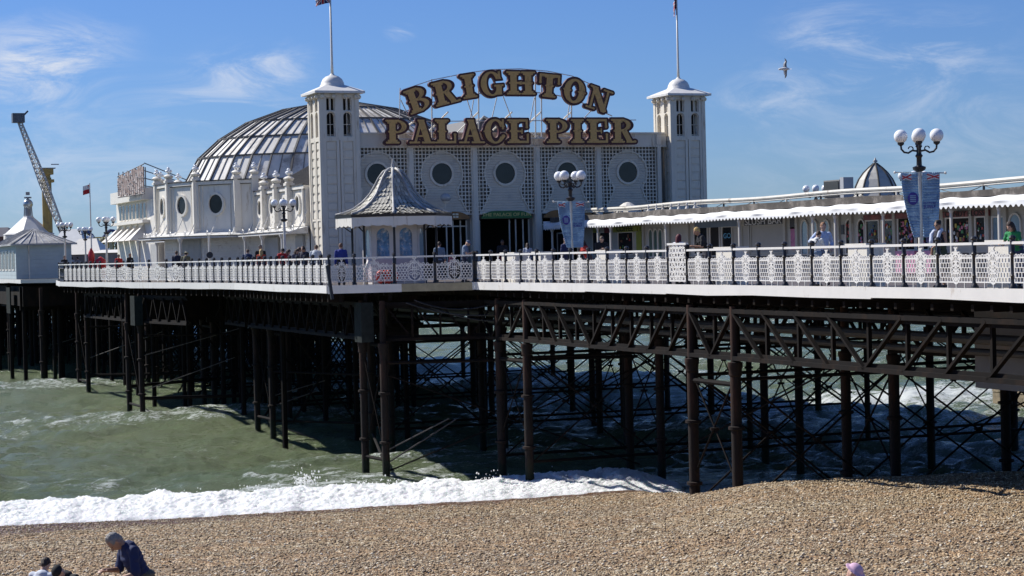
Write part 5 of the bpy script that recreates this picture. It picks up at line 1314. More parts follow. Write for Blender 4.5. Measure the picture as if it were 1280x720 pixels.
opening('serving_hatch', 773, 291, 791, 316, 'dark', goods=14, zb=.95); board(766, 279.5, 796, 287, YG, 'COFFEE', LDK, .34, 1.6); board(797, 279.5, 804, 287, YG, 'E', LDK, .25); board(741, 281.5, 748, 288, YG); board(755, 281, 763, 288, RDS); board(795, 290, 801, 315, YG)
for x in (811, 817, 823, 830): opening('arched_window', x, 287, x+4.5, 318, 'green' if x < 825 else 'blue', arch=True, zb=.8)
opening('window', 868, 284, 884, 316, 'glass', zb=.9); opening('door', 888, 284, 899, 320, 'dark', zb=.1); board(868, 273.5, 922, 281, BLS); opening('door', 903, 284, 914.5, 320, 'glass', zb=.1)
gp = opening('window', 916, 284, 922, 318, 'shut', zb=.1)
Ya, Yb, z0, z1 = srect(904, 291, 913, 299, SX-.1); text_obj('lettering', 'GO', .3, mat('letter_blue', (.10, .35, .5), .5), shops, (-.09, (Ya+Yb)/2-70, (z0+z1)/2), (R(90), 0, R(-90)), .004, 1.5)
board(930, 270, 978, 278, DKS, 'SLUSH BAR', LET, .36, 1.75); opening('shutter', 939, 281.5, 979, 312, 'shut', zb=.9)
opening('shelf_unit', 928, 282, 936, 312, 'shut', zb=.6); board(987, 270, 994.5, 283, DKS); board(988, 284, 994.5, 312, PNK)
for x in (1002, 1014, 1029): opening('arched_window', x, 276, x+7, 314, 'blue', arch=True, zb=.7)
for x in (1057.5, 1072.5): opening('arched_window', x, 275, x+7.5, 312, 'dark', arch=True, goods=12, zb=.8)
board(1051, 281, 1054.5, 293, BLACK)
board(1079, 264.5, 1139, 271, RDS); opening('window', 1083, 276.5, 1098, 306, 'glass', goods=12); opening('window', 1102, 276, 1117.5, 305, 'glass', goods=14)
opening('goods_bay', 1123, 273, 1143, 306, 'dark', goods=60, zb=.9); opening('goods_bay', 1146, 273, 1160, 304, 'dark', goods=30, zb=.9); board(1157, 275, 1166, 303, PURP); board(1158, 276, 1166, 284, YG)
opening('serving_hatch', 1183, 273, 1214, 304, 'dark', goods=40); opening('window', 1220, 272, 1231, 304, 'glass', goods=10); board(1176, 260.5, 1236, 268, RDS, 'CANDY FLOSS', LDK, .27, 1.35); board(1150, 265, 1174, 271, ORS)
opening('window', 1241, 272, 1256, 304, 'blue', zb=.6); opening('arched_window', 1262, 268, 1275, 304, 'blue', arch=True, zb=.9)
mb = MB()
for x0, x1, c in ((1122, 1146, 1), (1150, 1166, 1), (1238, 1246, 0)):
    Ya, Yb, z0, z1 = srect(x0, 315, x1, 345, SX-.5); mb.box(-.6, -.15, min(Ya, Yb)-70, max(Ya, Yb)-70, .05, .85, c)
mb.build('counter_front', [GOODS[0], mat('stall_pink', (.62, .28, .42), .6, .2, 3)], shops)
mb = MB()
for x in (728, 806, 838, 862, 926, 983, 998, 1050, 1066, 1120, 1180, 1216, 1237, 1259):
    y = yX(x, SX); mb.box(-.09, 0.0, y-70-.09, y-70+.09, 0, 2.6)
for z_ in (.75,): mb.box(-.05, 0, 46-70, 91.5-70, z_, z_+.06)
mb.build('pilasters', SHW, shops)
mb = MB(); mb.box(-.035, -.005, 46-70, 91.5-70, .02, .74); mb.build('lower_band', mat('stall_wall_shade', (.07, .06, .055), .7, .4, 1.2), shops)  # added dark strip: shade on the lower shop wall, put into the colour
# things on and behind the shop roof
p = at(1095, 250, 85); cu_ = thing('cupola', 'grey lead octagonal cupola with a finial rising behind the shop roof', 'cupola', (p.x, p.y, 0))
zb = p.z-.05; s_ = 85/FPX
cpf = [(31*s_, -.02), (31*s_, .08), (28*s_, .3), (25*s_, .62), (21*s_, .92), (15*s_, 1.2), (9*s_, 1.4), (4*s_, 1.54), (2.2*s_, 1.6)]
mb = MB(); mb.lathe(cpf, (0, 0, zb), 8); mb.build('roof', mat('cupola_lead', (.50, .48, .43), .6, .3, 2, col2=(.36, .34, .30), c2amt=.4, c2scale=2), cu_)
mb = MB()
for k in range(8):
    a = 2*math.pi*(k+.5)/8; mb.tube([(r*1.01*math.cos(a), r*1.01*math.sin(a), zb+z_) for r, z_ in cpf], .04, 5)
mb.build('rib', FELT, cu_)
mb = MB(); mb.lathe([(.09, 1.55), (.05, 1.63), (.11, 1.7), (.05, 1.76), (.02, 1.85)], (0, 0, zb), 8); mb.build('finial', LEAD, cu_, smooth=True)
mb = MB(); mb.lathe([(24*s_, -.0), (24*s_, zb-.0)], (0, 0, 0), 8); mb.build('drum', SHW, cu_)
a = on_X(1030, 226, 41); b = on_X(1050, 247, 41); fl2 = thing('floodlight', 'dark square floodlight box with a pale side on the shop roof', 'floodlight', (41, (a.y+b.y)/2, 2.68))
w = abs(a.y-b.y); mb = MB(); mb.box(-.02, .5, -w/2, w/2, b.z-2.68, a.z-2.68); mb.build('housing', mat('flood_grey', (.22, .22, .21), .6, .2, 2), fl2)
mb = MB(); mb.box(-.05, -.022, -w/2+.05, w/2-.05, b.z-2.63, a.z-2.73); mb.build('glass', mat('flood_glass', (.06, .06, .055), .3, .2, 2), fl2)
mb = MB(); mb.box(.0, .45, -w/2-.28, -w/2-.01, b.z-2.95, a.z-2.60); mb.box(-.0, .4, -.2, .2, -.02, b.z-2.66); mb.build('bracket', mat('flood_bracket', (.40, .41, .43), .5, .1, 2), fl2)
# roof clutter by the entrance
a = on_X(781, 250, 41.5); rc = thing('roof_vent', 'white metal vent box on the shop roof near the right arch', 'vent', (41.5, a.y, 2.68))
mb = MB(); mb.box(-.3, .3, -1.0, .9, -.02, .5); mb.lathe([(.3, .5), (.42, .6), (.2, .75), (.05, .8)], (0, -.3, 0), 10); mb.build('box', WHITE, rc)

# ------------------------------------------------------------------ lamp posts and banners
def make_lamp(label):
    t_ = thing('lamp_post', label, 'lamp post', (0, 0, 0), 0, 'globe lamp posts along the pier')
    mb = MB(); mb.lathe([(.13, 0), (.13, .25), (.085, .32), (.07, .5), (.065, 1.2), (.06, 2.95)], seg=12); mb.build('pole', WHITE, t_, smooth=True, ang=40)
    mb = MB(); mb.lathe([(.07, 2.9), (.16, 2.96), (.17, 3.02), (.07, 3.06), (.065, 3.25), (.10, 3.3), (.065, 3.35), (.06, 3.5), (.09, 3.54), (.05, 3.6), (.045, 3.72), (.08, 3.75)], seg=12); mb.build('shaft', BLACK, t_, smooth=True, ang=40)
    for k in range(4):
        a = k*math.pi/2; c, s_ = math.cos(a), math.sin(a)
        pts = [(.04, 3.42), (.16, 3.44), (.26, 3.38), (.36, 3.40), (.43, 3.48), (.44, 3.58)]
        mb = MB(); mb.tube([(r*c, r*s_, z_) for r, z_ in pts], .028, 6)
        mb.tube([((.2+.06*math.cos(q))*c, (.2+.06*math.cos(q))*s_, 3.48+.06*math.sin(q)) for q in np.linspace(0, 5.2, 9)], .016, 5)
        mb.lathe([(.03, 3.56), (.085, 3.6), (.09, 3.64), (.06, 3.65)], (.44*c, .44*s_, 0), 8); ar = mb.build('arm', BLACK, t_)
        mb = MB(); mb.ball((.44*c, .44*s_, 3.80), .172, 18, 12); mb.build('globe', GLOBE, ar, smooth=True)
    return t_
L0 = make_lamp('near white lamp post with white globes and blue banners in front of the shops')
# the left-hand arm faces the viewer's left
p = on_X(1152, 350, 27.95); L0.location = (27.95, p.y, 0); L0.rotation_euler = (0, 0, R(-32))
ar0 = [c for c in kids(L0) if c.name.startswith('arm')]
def lamp(x, X, label, scale=1.0, rz=-32, y=350):
    p = on_X(x, y, X); return copy_tree(L0, (X, p.y, 0), R(rz), label, scale=scale)
lamp(715.5, 28.0, 'lamp post with four white globes and blue banners between entrance and shops', 1.0, -50)
lamp(357, 24.2, 'lamp post with white globes in front of the domed hall', .97, -20)
lamp(134.5, 21.6, 'lamp post on the far deck closest to the white rear block', .98, -20)
lamp(82.5, 21.4, 'leftmost lamp post, rising behind the end of the far railing', .98, -30)
lamp(108, 26.6, 'lamp post on the far deck left of the tall flagpole', 1.0, -20)
lamp(111, 35, 'most distant small lamp post behind the far deck', 1.0, -20)
lamp(1022, 48, 'lamp post behind the shop roof left of the floodlight, only globes showing', 1.0, -30)
lamp(1144, 49, 'lamp post behind the shop roof behind the blue banners, only globes showing', 1.08, -30)
def banner_pair(lampx, X, lab):
    y = on_X(lampx, 350, X).y
    vr = math.atan2(-X, y)
    # crossbar belongs to the lamp; banners hang from it
    lo = [o for o in bpy.data.objects if o.get('category') == 'lamp post' and abs(o.location.x-X) < .01 and abs(o.location.y-y) < .1][0]
    e = MB(); d = Vector((math.cos(vr+.25), math.sin(vr+.25), 0)); q = Matrix.Rotation(-lo.rotation_euler.z, 3, 'Z')
    e.tube([q @ (d*-.62)+Vector((0, 0, 2.9)), q @ (d*.66)+Vector((0, 0, 2.86))], .018, 6); e.ball(tuple(q @ (d*-.62)+Vector((0, 0, 2.9))), .035, 8, 5); e.ball(tuple(q @ (d*.66)+Vector((0, 0, 2.86))), .035, 8, 5)
    e.build('crossbar', WHITE, lo)
    BB = mat('banner_blue', (.22, .36, .54), .7, .5, 1.6, col2=(.32, .48, .60), c2amt=.5, c2scale=1.6); BW = mat('banner_white', (.62, .66, .7), .7, .2, 5); BR = mat('banner_red', (.45, .05, .06), .7, .2, 5); BP = mat('banner_purple', (.05, .04, .26), .7, .2, 5); BL_ = mat('banner_pale', (.30, .46, .58), .7, .3, 5)
    for sd in (-1, 1):
        b = thing('banner', f'{"left" if sd < 0 else "right"} blue banner on {lab}', 'banner', (X, y, 0), vr+.25, 'blue pier banners'); x0, x1 = (-.50, -.05) if sd < 0 else (.04, .50)
        nz_ = 24; nx = 10; mb = MB(); h = 1.62; P_ = {}
        def bp(u, v):
            wz = .30*(v**1.5) if sd < 0 else .12*v**1.5
            x = x0+(x1-x0)*u; x = x+(wz*(1-u) if sd < 0 else -wz*u); return Vector((x, -.09+.05*math.sin(3*v+u*2.2)-.02*math.cos(8*u), 2.88-h*v))
        for j in range(nz_):
            for i in range(nx): 
                u, v = i/nx, j/nz_; m_ = 0
                mb.quad(bp(u, v), bp(u+1/nx, v), bp(u+1/nx, v+1/nz_), bp(u, v+1/nz_), m_)
        cl_ = mb.build('cloth', [BB], b, smooth=True); so_ = cl_.modifiers.new('thick', 'SOLIDIFY'); so_.thickness = .012
        def patch(u0_, u1_, v0, v1, m_, k=4, nm='print'):
            pb = MB()
            for i in range(k): a_, c_ = u0_+(u1_-u0_)*i/k, u0_+(u1_-u0_)*(i+1)/k; o_ = Vector((0, -.016, 0)); pb.quad(bp(a_, v0)+o_, bp(c_, v0)+o_, bp(c_, v1)+o_, bp(a_, v1)+o_)
            return pb.build(nm, m_, b)
        # corner flag emblem of red and white diagonals
        pb = MB(); 
        for (w_, mi, oo) in ((.085, 0, -.018), (.035, 1, -.024)):
            for (ua, va, ub, vb) in ((.08, .09, .62, .03) if sd < 0 else (.30, .03, .95, .09), (.08, .05, .62, .10) if sd < 0 else (.30, .10, .95, .045)):
                A, B = bp(ua, va), bp(ub, vb); pb.bar(A+Vector((0, oo, 0)), B+Vector((0, oo, 0)), .004, w_, mi)
        pb.build('flag_emblem', [BW, BR], b)
        if sd < 0:
            c_ = bp(.58, .40); pb = MB(); pb.add([c_+Vector((.135*math.cos(t_), -.075, .16*math.sin(t_))) for t_ in np.linspace(0, 2*math.pi, 24, endpoint=False)], [tuple(range(24))]); em = pb.build('round_emblem', BP, b)
            pb = MB(); 
            for k in range(4): pb.quad(c_+Vector((-.075, -.08, .08-.045*k)), c_+Vector((.075, -.08, .08-.045*k)), c_+Vector((.075, -.08, .06-.045*k)), c_+Vector((-.075, -.08, .06-.045*k)))
            pb.build('print', BL_, em)
            patch(.1, .9, .62, .66, BL_); patch(.2, .85, .70, .73, BL_)
        else:
            for v, a_, b_ in ((.22, .15, .8), (.28, .1, .85), (.36, .2, .8), (.43, .1, .9), (.66, .1, .85)): patch(a_, b_, v, v+.018, BL_)
            c_ = bp(.5, .53); text_obj('lettering', 'JUBILEE', .11, BP, b, (c_.x, c_.y-.06, c_.z), (R(90), 0, 0), .002, 1.0); c_ = bp(.5, .475); text_obj('lettering', 'PLATINUM', .06, BP, b, (c_.x, c_.y-.06, c_.z), (R(90), 0, 0), .002, 1.3)
banner_pair(1152, 27.95, 'the near lamp post by the shops'); banner_pair(715.5, 28.0, 'the lamp post beside the entrance')

# ------------------------------------------------------------------ far end of the pier
# pale blue-white shed with hipped ribbed roof
a = on_z(12, 347.5, 0); 
sh = thing('shed', 'pale blue boarded shed with hipped metal roof at the left edge', 'shed', (23.8, 165, 0))
SHB = boards('shed_boards', (.42, .49, .50), .3, 'Z', .012); 
sx0, sx1, sy0, sy1 = 21.75, 26.1, 161, 172
mb = MB(); mb.box(sx0, sx1, sy0, sy1, 0, 2.72); mb.build('wall', SHB, sh, world=True)
mb = MB(); e = .35; c0, c1 = Vector(((sx0+sx1)/2-.3, 163.6, 4.0)), Vector(((sx0+sx1)/2-.3, 169.5, 4.0)); q = [Vector((sx0-e, sy0-e, 2.75)), Vector((sx1+e, sy0-e, 2.75)), Vector((sx1+e, sy1+e, 2.75)), Vector((sx0-e, sy1+e, 2.75))]
mb.add(q+[c0, c1], [(0, 1, 4), (1, 2, 5, 4), (2, 3, 5), (3, 0, 4, 5), (3, 2, 1, 0)]); rf_ = mb.build('roof', mat('shed_roof', (.33, .32, .31), .5, .2, 1.5, col2=(.5, .49, .47), c2amt=.4), sh, world=True)
mb = MB()
for k in range(9): t_ = k/8; p = q[0].lerp(q[1], t_); mb.bar(p, c0+(p-c0)*(.0 if abs(t_-.5) < .01 else 0.02), .09, .1)
for k in range(12): t_ = k/11; mb.bar(q[0].lerp(q[3], t_), c0.lerp(c1, min(1, max(0, (t_*11.7-2.9)/5.9))), .09, .1)
mb.box(sx0-e-.05, sx1+e+.05, sy0-e-.08, sy0-e, 2.66, 2.80); mb.box(sx0-e-.08, sx0-e, sy0-e, sy1+e, 2.66, 2.80); mb.build('roof_rib', LEAD, sh, world=True)
for k in range(5):
    y = 161.8+k*2.0; mb = MB(); mb.box(sx0-.05, sx0+.02, y, y+1.3, .7, 2.3); w_ = mb.build('window', WHITE, sh, world=True); mb = MB(); mb.quad((sx0-.06, y+.12, .8), (sx0-.06, y+1.18, .8), (sx0-.06, y+1.18, 2.2), (sx0-.06, y+.12, 2.2)); mb.build('pane', GLASS, w_, world=True)
mb = MB(); mb.tube([(sx0+1.0, sy0-.06, 0), (sx0+1.0, sy0-.06, 2.7)], .06, 6); mb.build('drainpipe', WHITE, sh, world=True)
# round pavilion with a mirrored ball on top
p = at(36, 293, 205); pv = thing('pavilion', 'pale cone-roofed pavilion topped by a big silver ball and weathervane', 'pavilion', (p.x, p.y, 0)); z0 = p.z; k_ = 205/FPX
mb = MB(); mb.lathe([(31*k_, 0), (31*k_, z0)], seg=12); mb.build('wall', WHITE, pv)
mb = MB(); mb.lathe([(33*k_, z0), (29*k_, z0+2*k_), (7*k_, z0+21*k_), (6*k_, z0+23*k_)], seg=8); mb.build('roof', mat('pavilion_roof', (.60, .59, .56), .5, .2, 1), pv)
mb = MB(); mb.tube([(0, 0, z0+22*k_), (0, 0, z0+46*k_)], .12, 6)
for a in range(6): mb.tube([(5*k_*math.cos(a*1.05), 5*k_*math.sin(a*1.05), z0+22*k_), (4*k_*math.cos(a*1.05), 4*k_*math.sin(a*1.05), z0+36*k_)], .06, 4)
for a in range(3): mb.tube([(-4.5*k_*math.cos(a*1.05), -4.5*k_*math.sin(a*1.05), z0+46*k_), (4.5*k_*math.cos(a*1.05), 4.5*k_*math.sin(a*1.05), z0+46*k_)], .08, 4)
mb.box(-2.4*k_, 2.4*k_, -.1, .1, z0+49*k_, z0+53*k_); mb.build('weathervane', mat('vane_grey', (.25, .27, .30), .6, .1, 3), pv)
mb = MB(); mb.ball((0, 0, z0+38*k_), 6.2*k_, 18, 12); mb.build('ball', mat('silver_ball', (.45, .50, .52), .3, .3, 1, metal=.6), pv, smooth=True)
# long low white roofed stalls and dark-roofed stalls far out
def block_at(name, lab, cat, x0, x1, ytop, ybase, Zc, m_, roof=None, rh=6):
    a = at(x0, ybase, Zc); b = at(x1, ybase, Zc); tpt = at((x0+x1)/2, ytop, Zc); o = thing(name, lab, cat, ((a.x+b.x)/2, (a.y+b.y)/2, 0), math.atan2((b-a).y, (b-a).x)); w = (b-a).length/2
    mb = MB(); mb.box(-w, w, 0, 6, 0, tpt.z); mb.build('wall', m_, o)
    h = rh*Zc/FPX; mb = MB(); mb.add([(-w-.3, -.3, tpt.z), (w+.3, -.3, tpt.z), (w+.3, 6.3, tpt.z), (-w-.3, 6.3, tpt.z), (-w*.55, 2.5, tpt.z+h), (w*.55, 2.5, tpt.z+h)], [(0, 1, 5, 4), (1, 2, 5), (2, 3, 4, 5), (3, 0, 4), (3, 2, 1, 0)])
    mb.build('roof', roof or WHITE, o); return o
block_at('stall', 'low white stall with dark roof at the far left behind the shed', 'stall', -30, 14, 296, 340, 215, mat('red_brown', (.15, .09, .08), .7, .3, 2), mat('dark_stall_roof', (.06, .06, .08), .7, .3, 2), 12)
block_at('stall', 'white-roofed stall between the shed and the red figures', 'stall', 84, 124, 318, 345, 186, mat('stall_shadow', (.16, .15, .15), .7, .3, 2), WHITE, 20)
block_at('stall', 'long white-roofed stall ending at the rear block', 'stall', 112, 152, 316, 345, 178, mat('stall_grey', (.22, .21, .20), .7, .3, 2), WHITE, 4)
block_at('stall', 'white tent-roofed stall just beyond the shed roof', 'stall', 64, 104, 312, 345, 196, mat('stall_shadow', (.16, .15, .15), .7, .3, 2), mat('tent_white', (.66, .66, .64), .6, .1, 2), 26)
# ride tower with its long lattice arm
cr = at(61, 330, 205); k_ = 205/FPX
rd = thing('fairground_ride', 'tall yellow-brown ride mast with a long slanting lattice arm', 'ride', (cr.x, cr.y, 0))
YEL = mat('ride_yellow', (.36, .25, .07), .5, .25, 2, col2=(.2, .13, .05), c2amt=.3)
mb = MB(); z1 = at(61, 222, 205).z; zlo = 0
mb.tube([(0, 0, 0), (0, 0, z1)], [.5, .5], 10); mb.box(-.7, .7, -.6, .6, z1-.5, z1-.2); mb.box(-.65, .65, -.6, .6, z1+.3, z1+.9); mb.tube([(0, 0, z1-.5), (0, 0, z1+1.0)], .42, 10); mb.build('mast', YEL, rd)
mb = MB(); ab, aq = at(24, 151, 203)-cr, at(84, 305, 203)-cr; ab.z += cr.z; aq.z += cr.z
rr = [Vector(((at(0, 0, 10)-CAM).x*0, 0, 0))]
sdv = Rh*.48; dv = (aq-ab).normalized(); nv = dv.cross(Fh).normalized()*.42; f2 = Fh*.4
cn = [(nv+f2), (nv-f2), (-nv+f2), (-nv-f2)]
for c in cn: mb.tube([ab+c*.4, ab.lerp(aq, .5)+c*.85, aq+c*.5], .06, 5)
NS = 26
for i in range(NS):
    t0_, t1_ = i/NS, (i+1)/NS; g0 = .4+.85*min(t0_, 1-t0_); g1 = .4+.85*min(t1_, 1-t1_); P0, P1 = ab.lerp(aq, t0_), ab.lerp(aq, t1_)
    for (c, d) in ((0, 2), (1, 3), (0, 1), (2, 3)): mb.tube([P0+cn[c]*g0, P1+cn[d]*g1], .04, 4); mb.tube([P0+cn[d]*g0, P0+cn[c]*g0], .03, 4)
mb.build('lattice_arm', mat('ride_steel', (.48, .46, .42), .5, .2, 2), rd)
mb = MB(); mb.box(ab.x-.7, ab.x+.5, ab.y-.5, ab.y+.5, ab.z-.2, ab.z+.75); mb.tube([ab+Vector((.5, 0, .6)), ab+Vector((.9, 0, 1.0))], .1, 6); mb.build('gondola', mat('gondola_dark', (.10, .11, .13), .5, .3, 2), rd)
mb = MB(); m0 = at(61, 222, 205)-cr; mb.box(-.9, .9, -.4, .4, z1+.9, z1+1.0); mb.box(.5, 1.3, -.05, .05, z1+1.3, z1+1.4); mb.build('platform', MATS['vane_grey'], rd)
# coaster framework
ct = at(125, 330, 235); k_ = 235/FPX
co = thing('roller_coaster', 'yellow and blue coaster framework between the flagpole and the rear block', 'roller coaster', (ct.x, ct.y, 0), -ALPHA)
mb = MB(); 
for i in range(9):
    x = (-26+i*6.2)*k_
    for yy in (0, 2.5): mb.tube([(x, yy, 0), (x, yy, (44+6*math.sin(i*1.1))*k_)], .09, 5)
for z_ in (20, 32, 44): 
    for yy in (0, 2.5): mb.tube([(-26*k_, yy, z_*k_), (24*k_, yy, z_*k_)], .07, 5)
for i in range(8):
    x = (-26+i*6.2)*k_; mb.tube([(x, 0, 20*k_), (x+6.2*k_, 0, 42*k_)], .05, 4); mb.tube([(x, 0, 42*k_), (x+6.2*k_, 0, 20*k_)], .05, 4)
mb.build('framework', mat('coaster_yellow', (.34, .29, .10), .5, .2, 2), co)
mb = MB(); tr = [((-26+i*2.2)*k_, 1.2, (46+7*math.sin(i*.42+.6))*k_) for i in range(24)]; mb.tube(tr, .16, 6); mb.tube([(x, y+1, z_) for x, y, z_ in tr], .16, 6); mb.build('track', mat('coaster_blue', (.05, .08, .20), .5, .2, 2), co)
mb = MB(); mb.tube([(-10*k_+9*k_*math.cos(t_), -.6, 32*k_+13*k_*math.sin(t_)) for t_ in np.linspace(0, 2*math.pi, 22)], .22, 6, caps=False); mb.tube([(8*k_+8*k_*math.cos(t_), -.6, 30*k_+13*k_*math.sin(t_)) for t_ in np.linspace(0, 2*math.pi, 22)], .2, 6, caps=False); mb.build('loop_track', mat('coaster_cream', (.50, .45, .25), .5, .2, 2), co)
mb = MB(); mb.box(20*k_, 22*k_, 0, .5, 0, 52*k_); mb.build('blue_post', MATS['coaster_blue'], co)
# flagpole with red and white flag
p = at(115, 335, 160); fp = thing('flagpole', 'tall thin flagpole with a red and white flag on the far deck', 'flagpole', (p.x, p.y, 0))
zt = at(112, 229, 160).z; mb = MB(); mb.tube([(0, 0, 0), (0, 0, zt)], [.07, .04], 8); mb.build('pole', WHITE, fp)
mb = MB(); W_ = 9*160/FPX; H_ = 11*160/FPX
for i in range(8):
    for j in range(6):
        f_ = lambda u, v: Vector((-u*W_*Rh.x, -u*W_*Rh.y, zt-.1-v*H_-.15*u))+Vector((0, .12*math.sin(5*u), 0)); mb.quad(f_(i/8, j/6), f_((i+1)/8, j/6), f_((i+1)/8, (j+1)/6), f_(i/8, (j+1)/6), 0 if j >= 3 or i+j < 2 else 1)
mb.build('flag_cloth', [mat('flag_red', (.45, .02, .03), .8), mat('flag_white', (.7, .7, .7), .8)], fp, smooth=True)
# red fairground figures
for x, w, h, lab in ((114.5, .22, 2.15, 'tall slim red post-box shaped machine on the far deck'), (126, .42, 1.55, 'squat round red drum on the far deck beside the lamp')):
    p = at(x, 335, 132); o = thing('red_machine' if w < .5 else 'red_drum', lab, 'machine' if w < .5 else 'drum', (p.x, p.y, 0)); mb = MB()
    mb.lathe([(w, 0), (w*1.05, .1), (w, .25), (w, h*.66), (w*1.08, h*.7), (w, h*.76), (w*.8, h*.86), (w*.25, h*.97), (w*.05, h)], seg=14); mb.build('body', mat('fair_red', (.50, .02, .025), .4, .15, 2), o, smooth=True, ang=40)
    mb = MB(); mb.lathe([(w*1.06, .0), (w*1.12, .06), (w*1.06, .14)], seg=14); mb.build('foot_band', BLACK, o)
# parasol post by the rail, wheel-like sign on the hall column
p = at(262, 330, 104); cs = thing('sign_column', 'slim white column with a round dark sign before the grey doors', 'sign', (p.x, p.y, 0))
mb = MB(); mb.tube([(0, 0, 0), (0, 0, 2.4)], .06, 8); mb.build('column', WHITE, cs)
mb = MB(); mb.lathe([(.01, -.02), (.17, -.02), (.17, .02), (.01, .02)], seg=16); o = mb.build('disc', DKS, cs); o.rotation_euler = (R(90), 0, -ALPHA); o.location = (0, -.09, 1.4)
# gull
p = at(982, 86, 62); gl = thing('gull', 'grey and white seagull banking on upright wings in the blue sky', 'seagull', p, 0)
B = lambda x, y, z: Rh*x+Fh*y+Vector((0, 0, z))
GB = mat('gull_white', (.72, .71, .68), .8, .05, 8); GG = mat('gull_grey', (.22, .21, .21), .8, .1, 8); GK = mat('gull_black', (.02, .02, .03), .8, .1, 8)
k_ = 62/FPX
mb = MB(); mb.tube([B(-9*k_, 0, -.5*k_), B(-7.5*k_, 0, -.3*k_), B(-6*k_, 0, -.1*k_), B(-2*k_, 0, 0), B(2*k_, 0, 0), B(5*k_, 0, -.5*k_)], [.012, .035, .032, .055, .045, .012], 10)
mb.add([B(4*k_, .02, -.2*k_), B(7.5*k_, .06, .2*k_), B(7.5*k_, -.06, -1.2*k_), B(4*k_, -.02, -.8*k_)], [(0, 1, 2, 3)]); mb.build('body', GB, gl, smooth=True)
def wing(sgn):
    ctr = [(-1.0, 0), (-1.6, 3.5), (-1.3, 6.5), (.1, 9.5), (-.3, 12), (-1.4, 14)]; wd = [4.4, 4.6, 3.9, 2.6, 1.9, .3]; mb = MB()
    if sgn < 0: ctr = [(-1.0, 0), (-1.2, 3), (-1.1, 6), (-.4, 8.5), (-.9, 10.5), (-1.8, 12)]
    vs = []
    for (x, z_), w in zip(ctr, wd):
        vs += [B((x-w/2+.9)*k_, .02*abs(z_)*.3, sgn*z_*k_), B((x+w/2+.9)*k_, .02*abs(z_)*.3+.01, sgn*(z_-.3)*k_), B((x+.6)*k_, .02*abs(z_)*.3-.02, sgn*z_*k_)]
    for i in range(5):
        a = i*3; mi = 2 if i == 4 else (1 if True else 0)
        mb.add([vs[a], vs[a+3], vs[a+5], vs[a+2]], [(0, 1, 2, 3)], 0 if i < 3 else mi); mb.add([vs[a+2], vs[a+5], vs[a+4], vs[a+1]], [(0, 1, 2, 3)], mi); mb.add([vs[a], vs[a+1], vs[a+4], vs[a+3]], [(0, 1, 2, 3)], mi)
    mb.build('wing', [GB, GG, GK], gl)
wing(1); wing(-1)

# ------------------------------------------------------------------ people
def remeshed(mb, vox, smooth_it=3, name='body'):
    me = bpy.data.meshes.new('tmp'); me.from_pydata([tuple(v) for v in mb.v], [], mb.f); o = bpy.data.objects.new('tmp', me); COL.objects.link(o)
    m = o.modifiers.new('r', 'REMESH'); m.mode = 'VOXEL'; m.voxel_size = vox; m.use_smooth_shade = True
    s_ = o.modifiers.new('s', 'SMOOTH'); s_.factor = .5; s_.iterations = smooth_it
    dg = bpy.context.evaluated_depsgraph_get(); dg.update(); r = bpy.data.meshes.new_from_object(o.evaluated_get(dg)); bpy.data.objects.remove(o); bpy.data.meshes.remove(me)
    r.name = name; r.materials.clear(); r.polygons.foreach_set('use_smooth', [True]*len(r.polygons)); return r
def ik(a, b, l1, l2, pole):
    a, b = Vector(a), Vector(b); d = b-a; L_ = min(d.length, (l1+l2)*.999); d.normalize(); b = a+d*L_
    c = (l1*l1-l2*l2+L_*L_)/(2*L_); h = math.sqrt(max(0, l1*l1-c*c)); p = Vector(pole); p = (p-d*p.dot(d)).normalized(); return a+d*c+p*h, b
def cap(mb, a, b, ra, rb):
    a, b = Vector(a), Vector(b); mb.tube([a, b], [ra, rb], 12); mb.ball(a, ra, 12, 8); mb.ball(b, rb, 12, 8)
def ell(mb, c, r, M):
    k = len(mb.v); mb.ball((0, 0, 0), 1, 16, 10)
    for i in range(k, len(mb.v)): v = M @ Vector((mb.v[i][0]*r[0], mb.v[i][1]*r[1], mb.v[i][2]*r[2])); mb.v[i] = tuple(Vector(c)+v)
POSES = dict(
 stand=dict(lean=2, head=5, wr=[(-.25, .06, .86), (.25, .06, .86)], ft=[(-.10, .02), (.10, -.02)]),
 lean=dict(lean=24, head=12, wr=[(-.16, .42, 1.13), (.17, .44, 1.13)], ft=[(-.12, -.12), (.11, -.22)]),
 leanlow=dict(lean=36, head=24, wr=[(-.12, .46, 1.10), (.14, .50, 1.10)], ft=[(-.12, -.10), (.12, -.25)]),
 phone=dict(lean=8, head=32, wr=[(-.09, .32, 1.20), (.08, .34, 1.22)], ft=[(-.11, .0), (.10, -.05)]),
 walk=dict(lean=5, head=4, wr=[(-.25, .26, .92), (.25, -.16, .90)], ft=[(-.09, -.28), (.09, .30)]),
 armout=dict(lean=6, head=10, wr=[(-.20, .20, 1.02), (.42, .34, 1.24)], ft=[(-.11, .0), (.12, -.05)]),
 side=dict(lean=6, head=8, wr=[(-.10, .26, 1.08), (.24, .05, .88)], ft=[(-.11, .0), (.12, -.04)]),
 stoop=dict(lean=27, head=46, wr=[(-.16, .40, 1.02), (.04, .46, 1.12)], ft=[(-.13, .02), (.12, -.10)]))
PC = {}
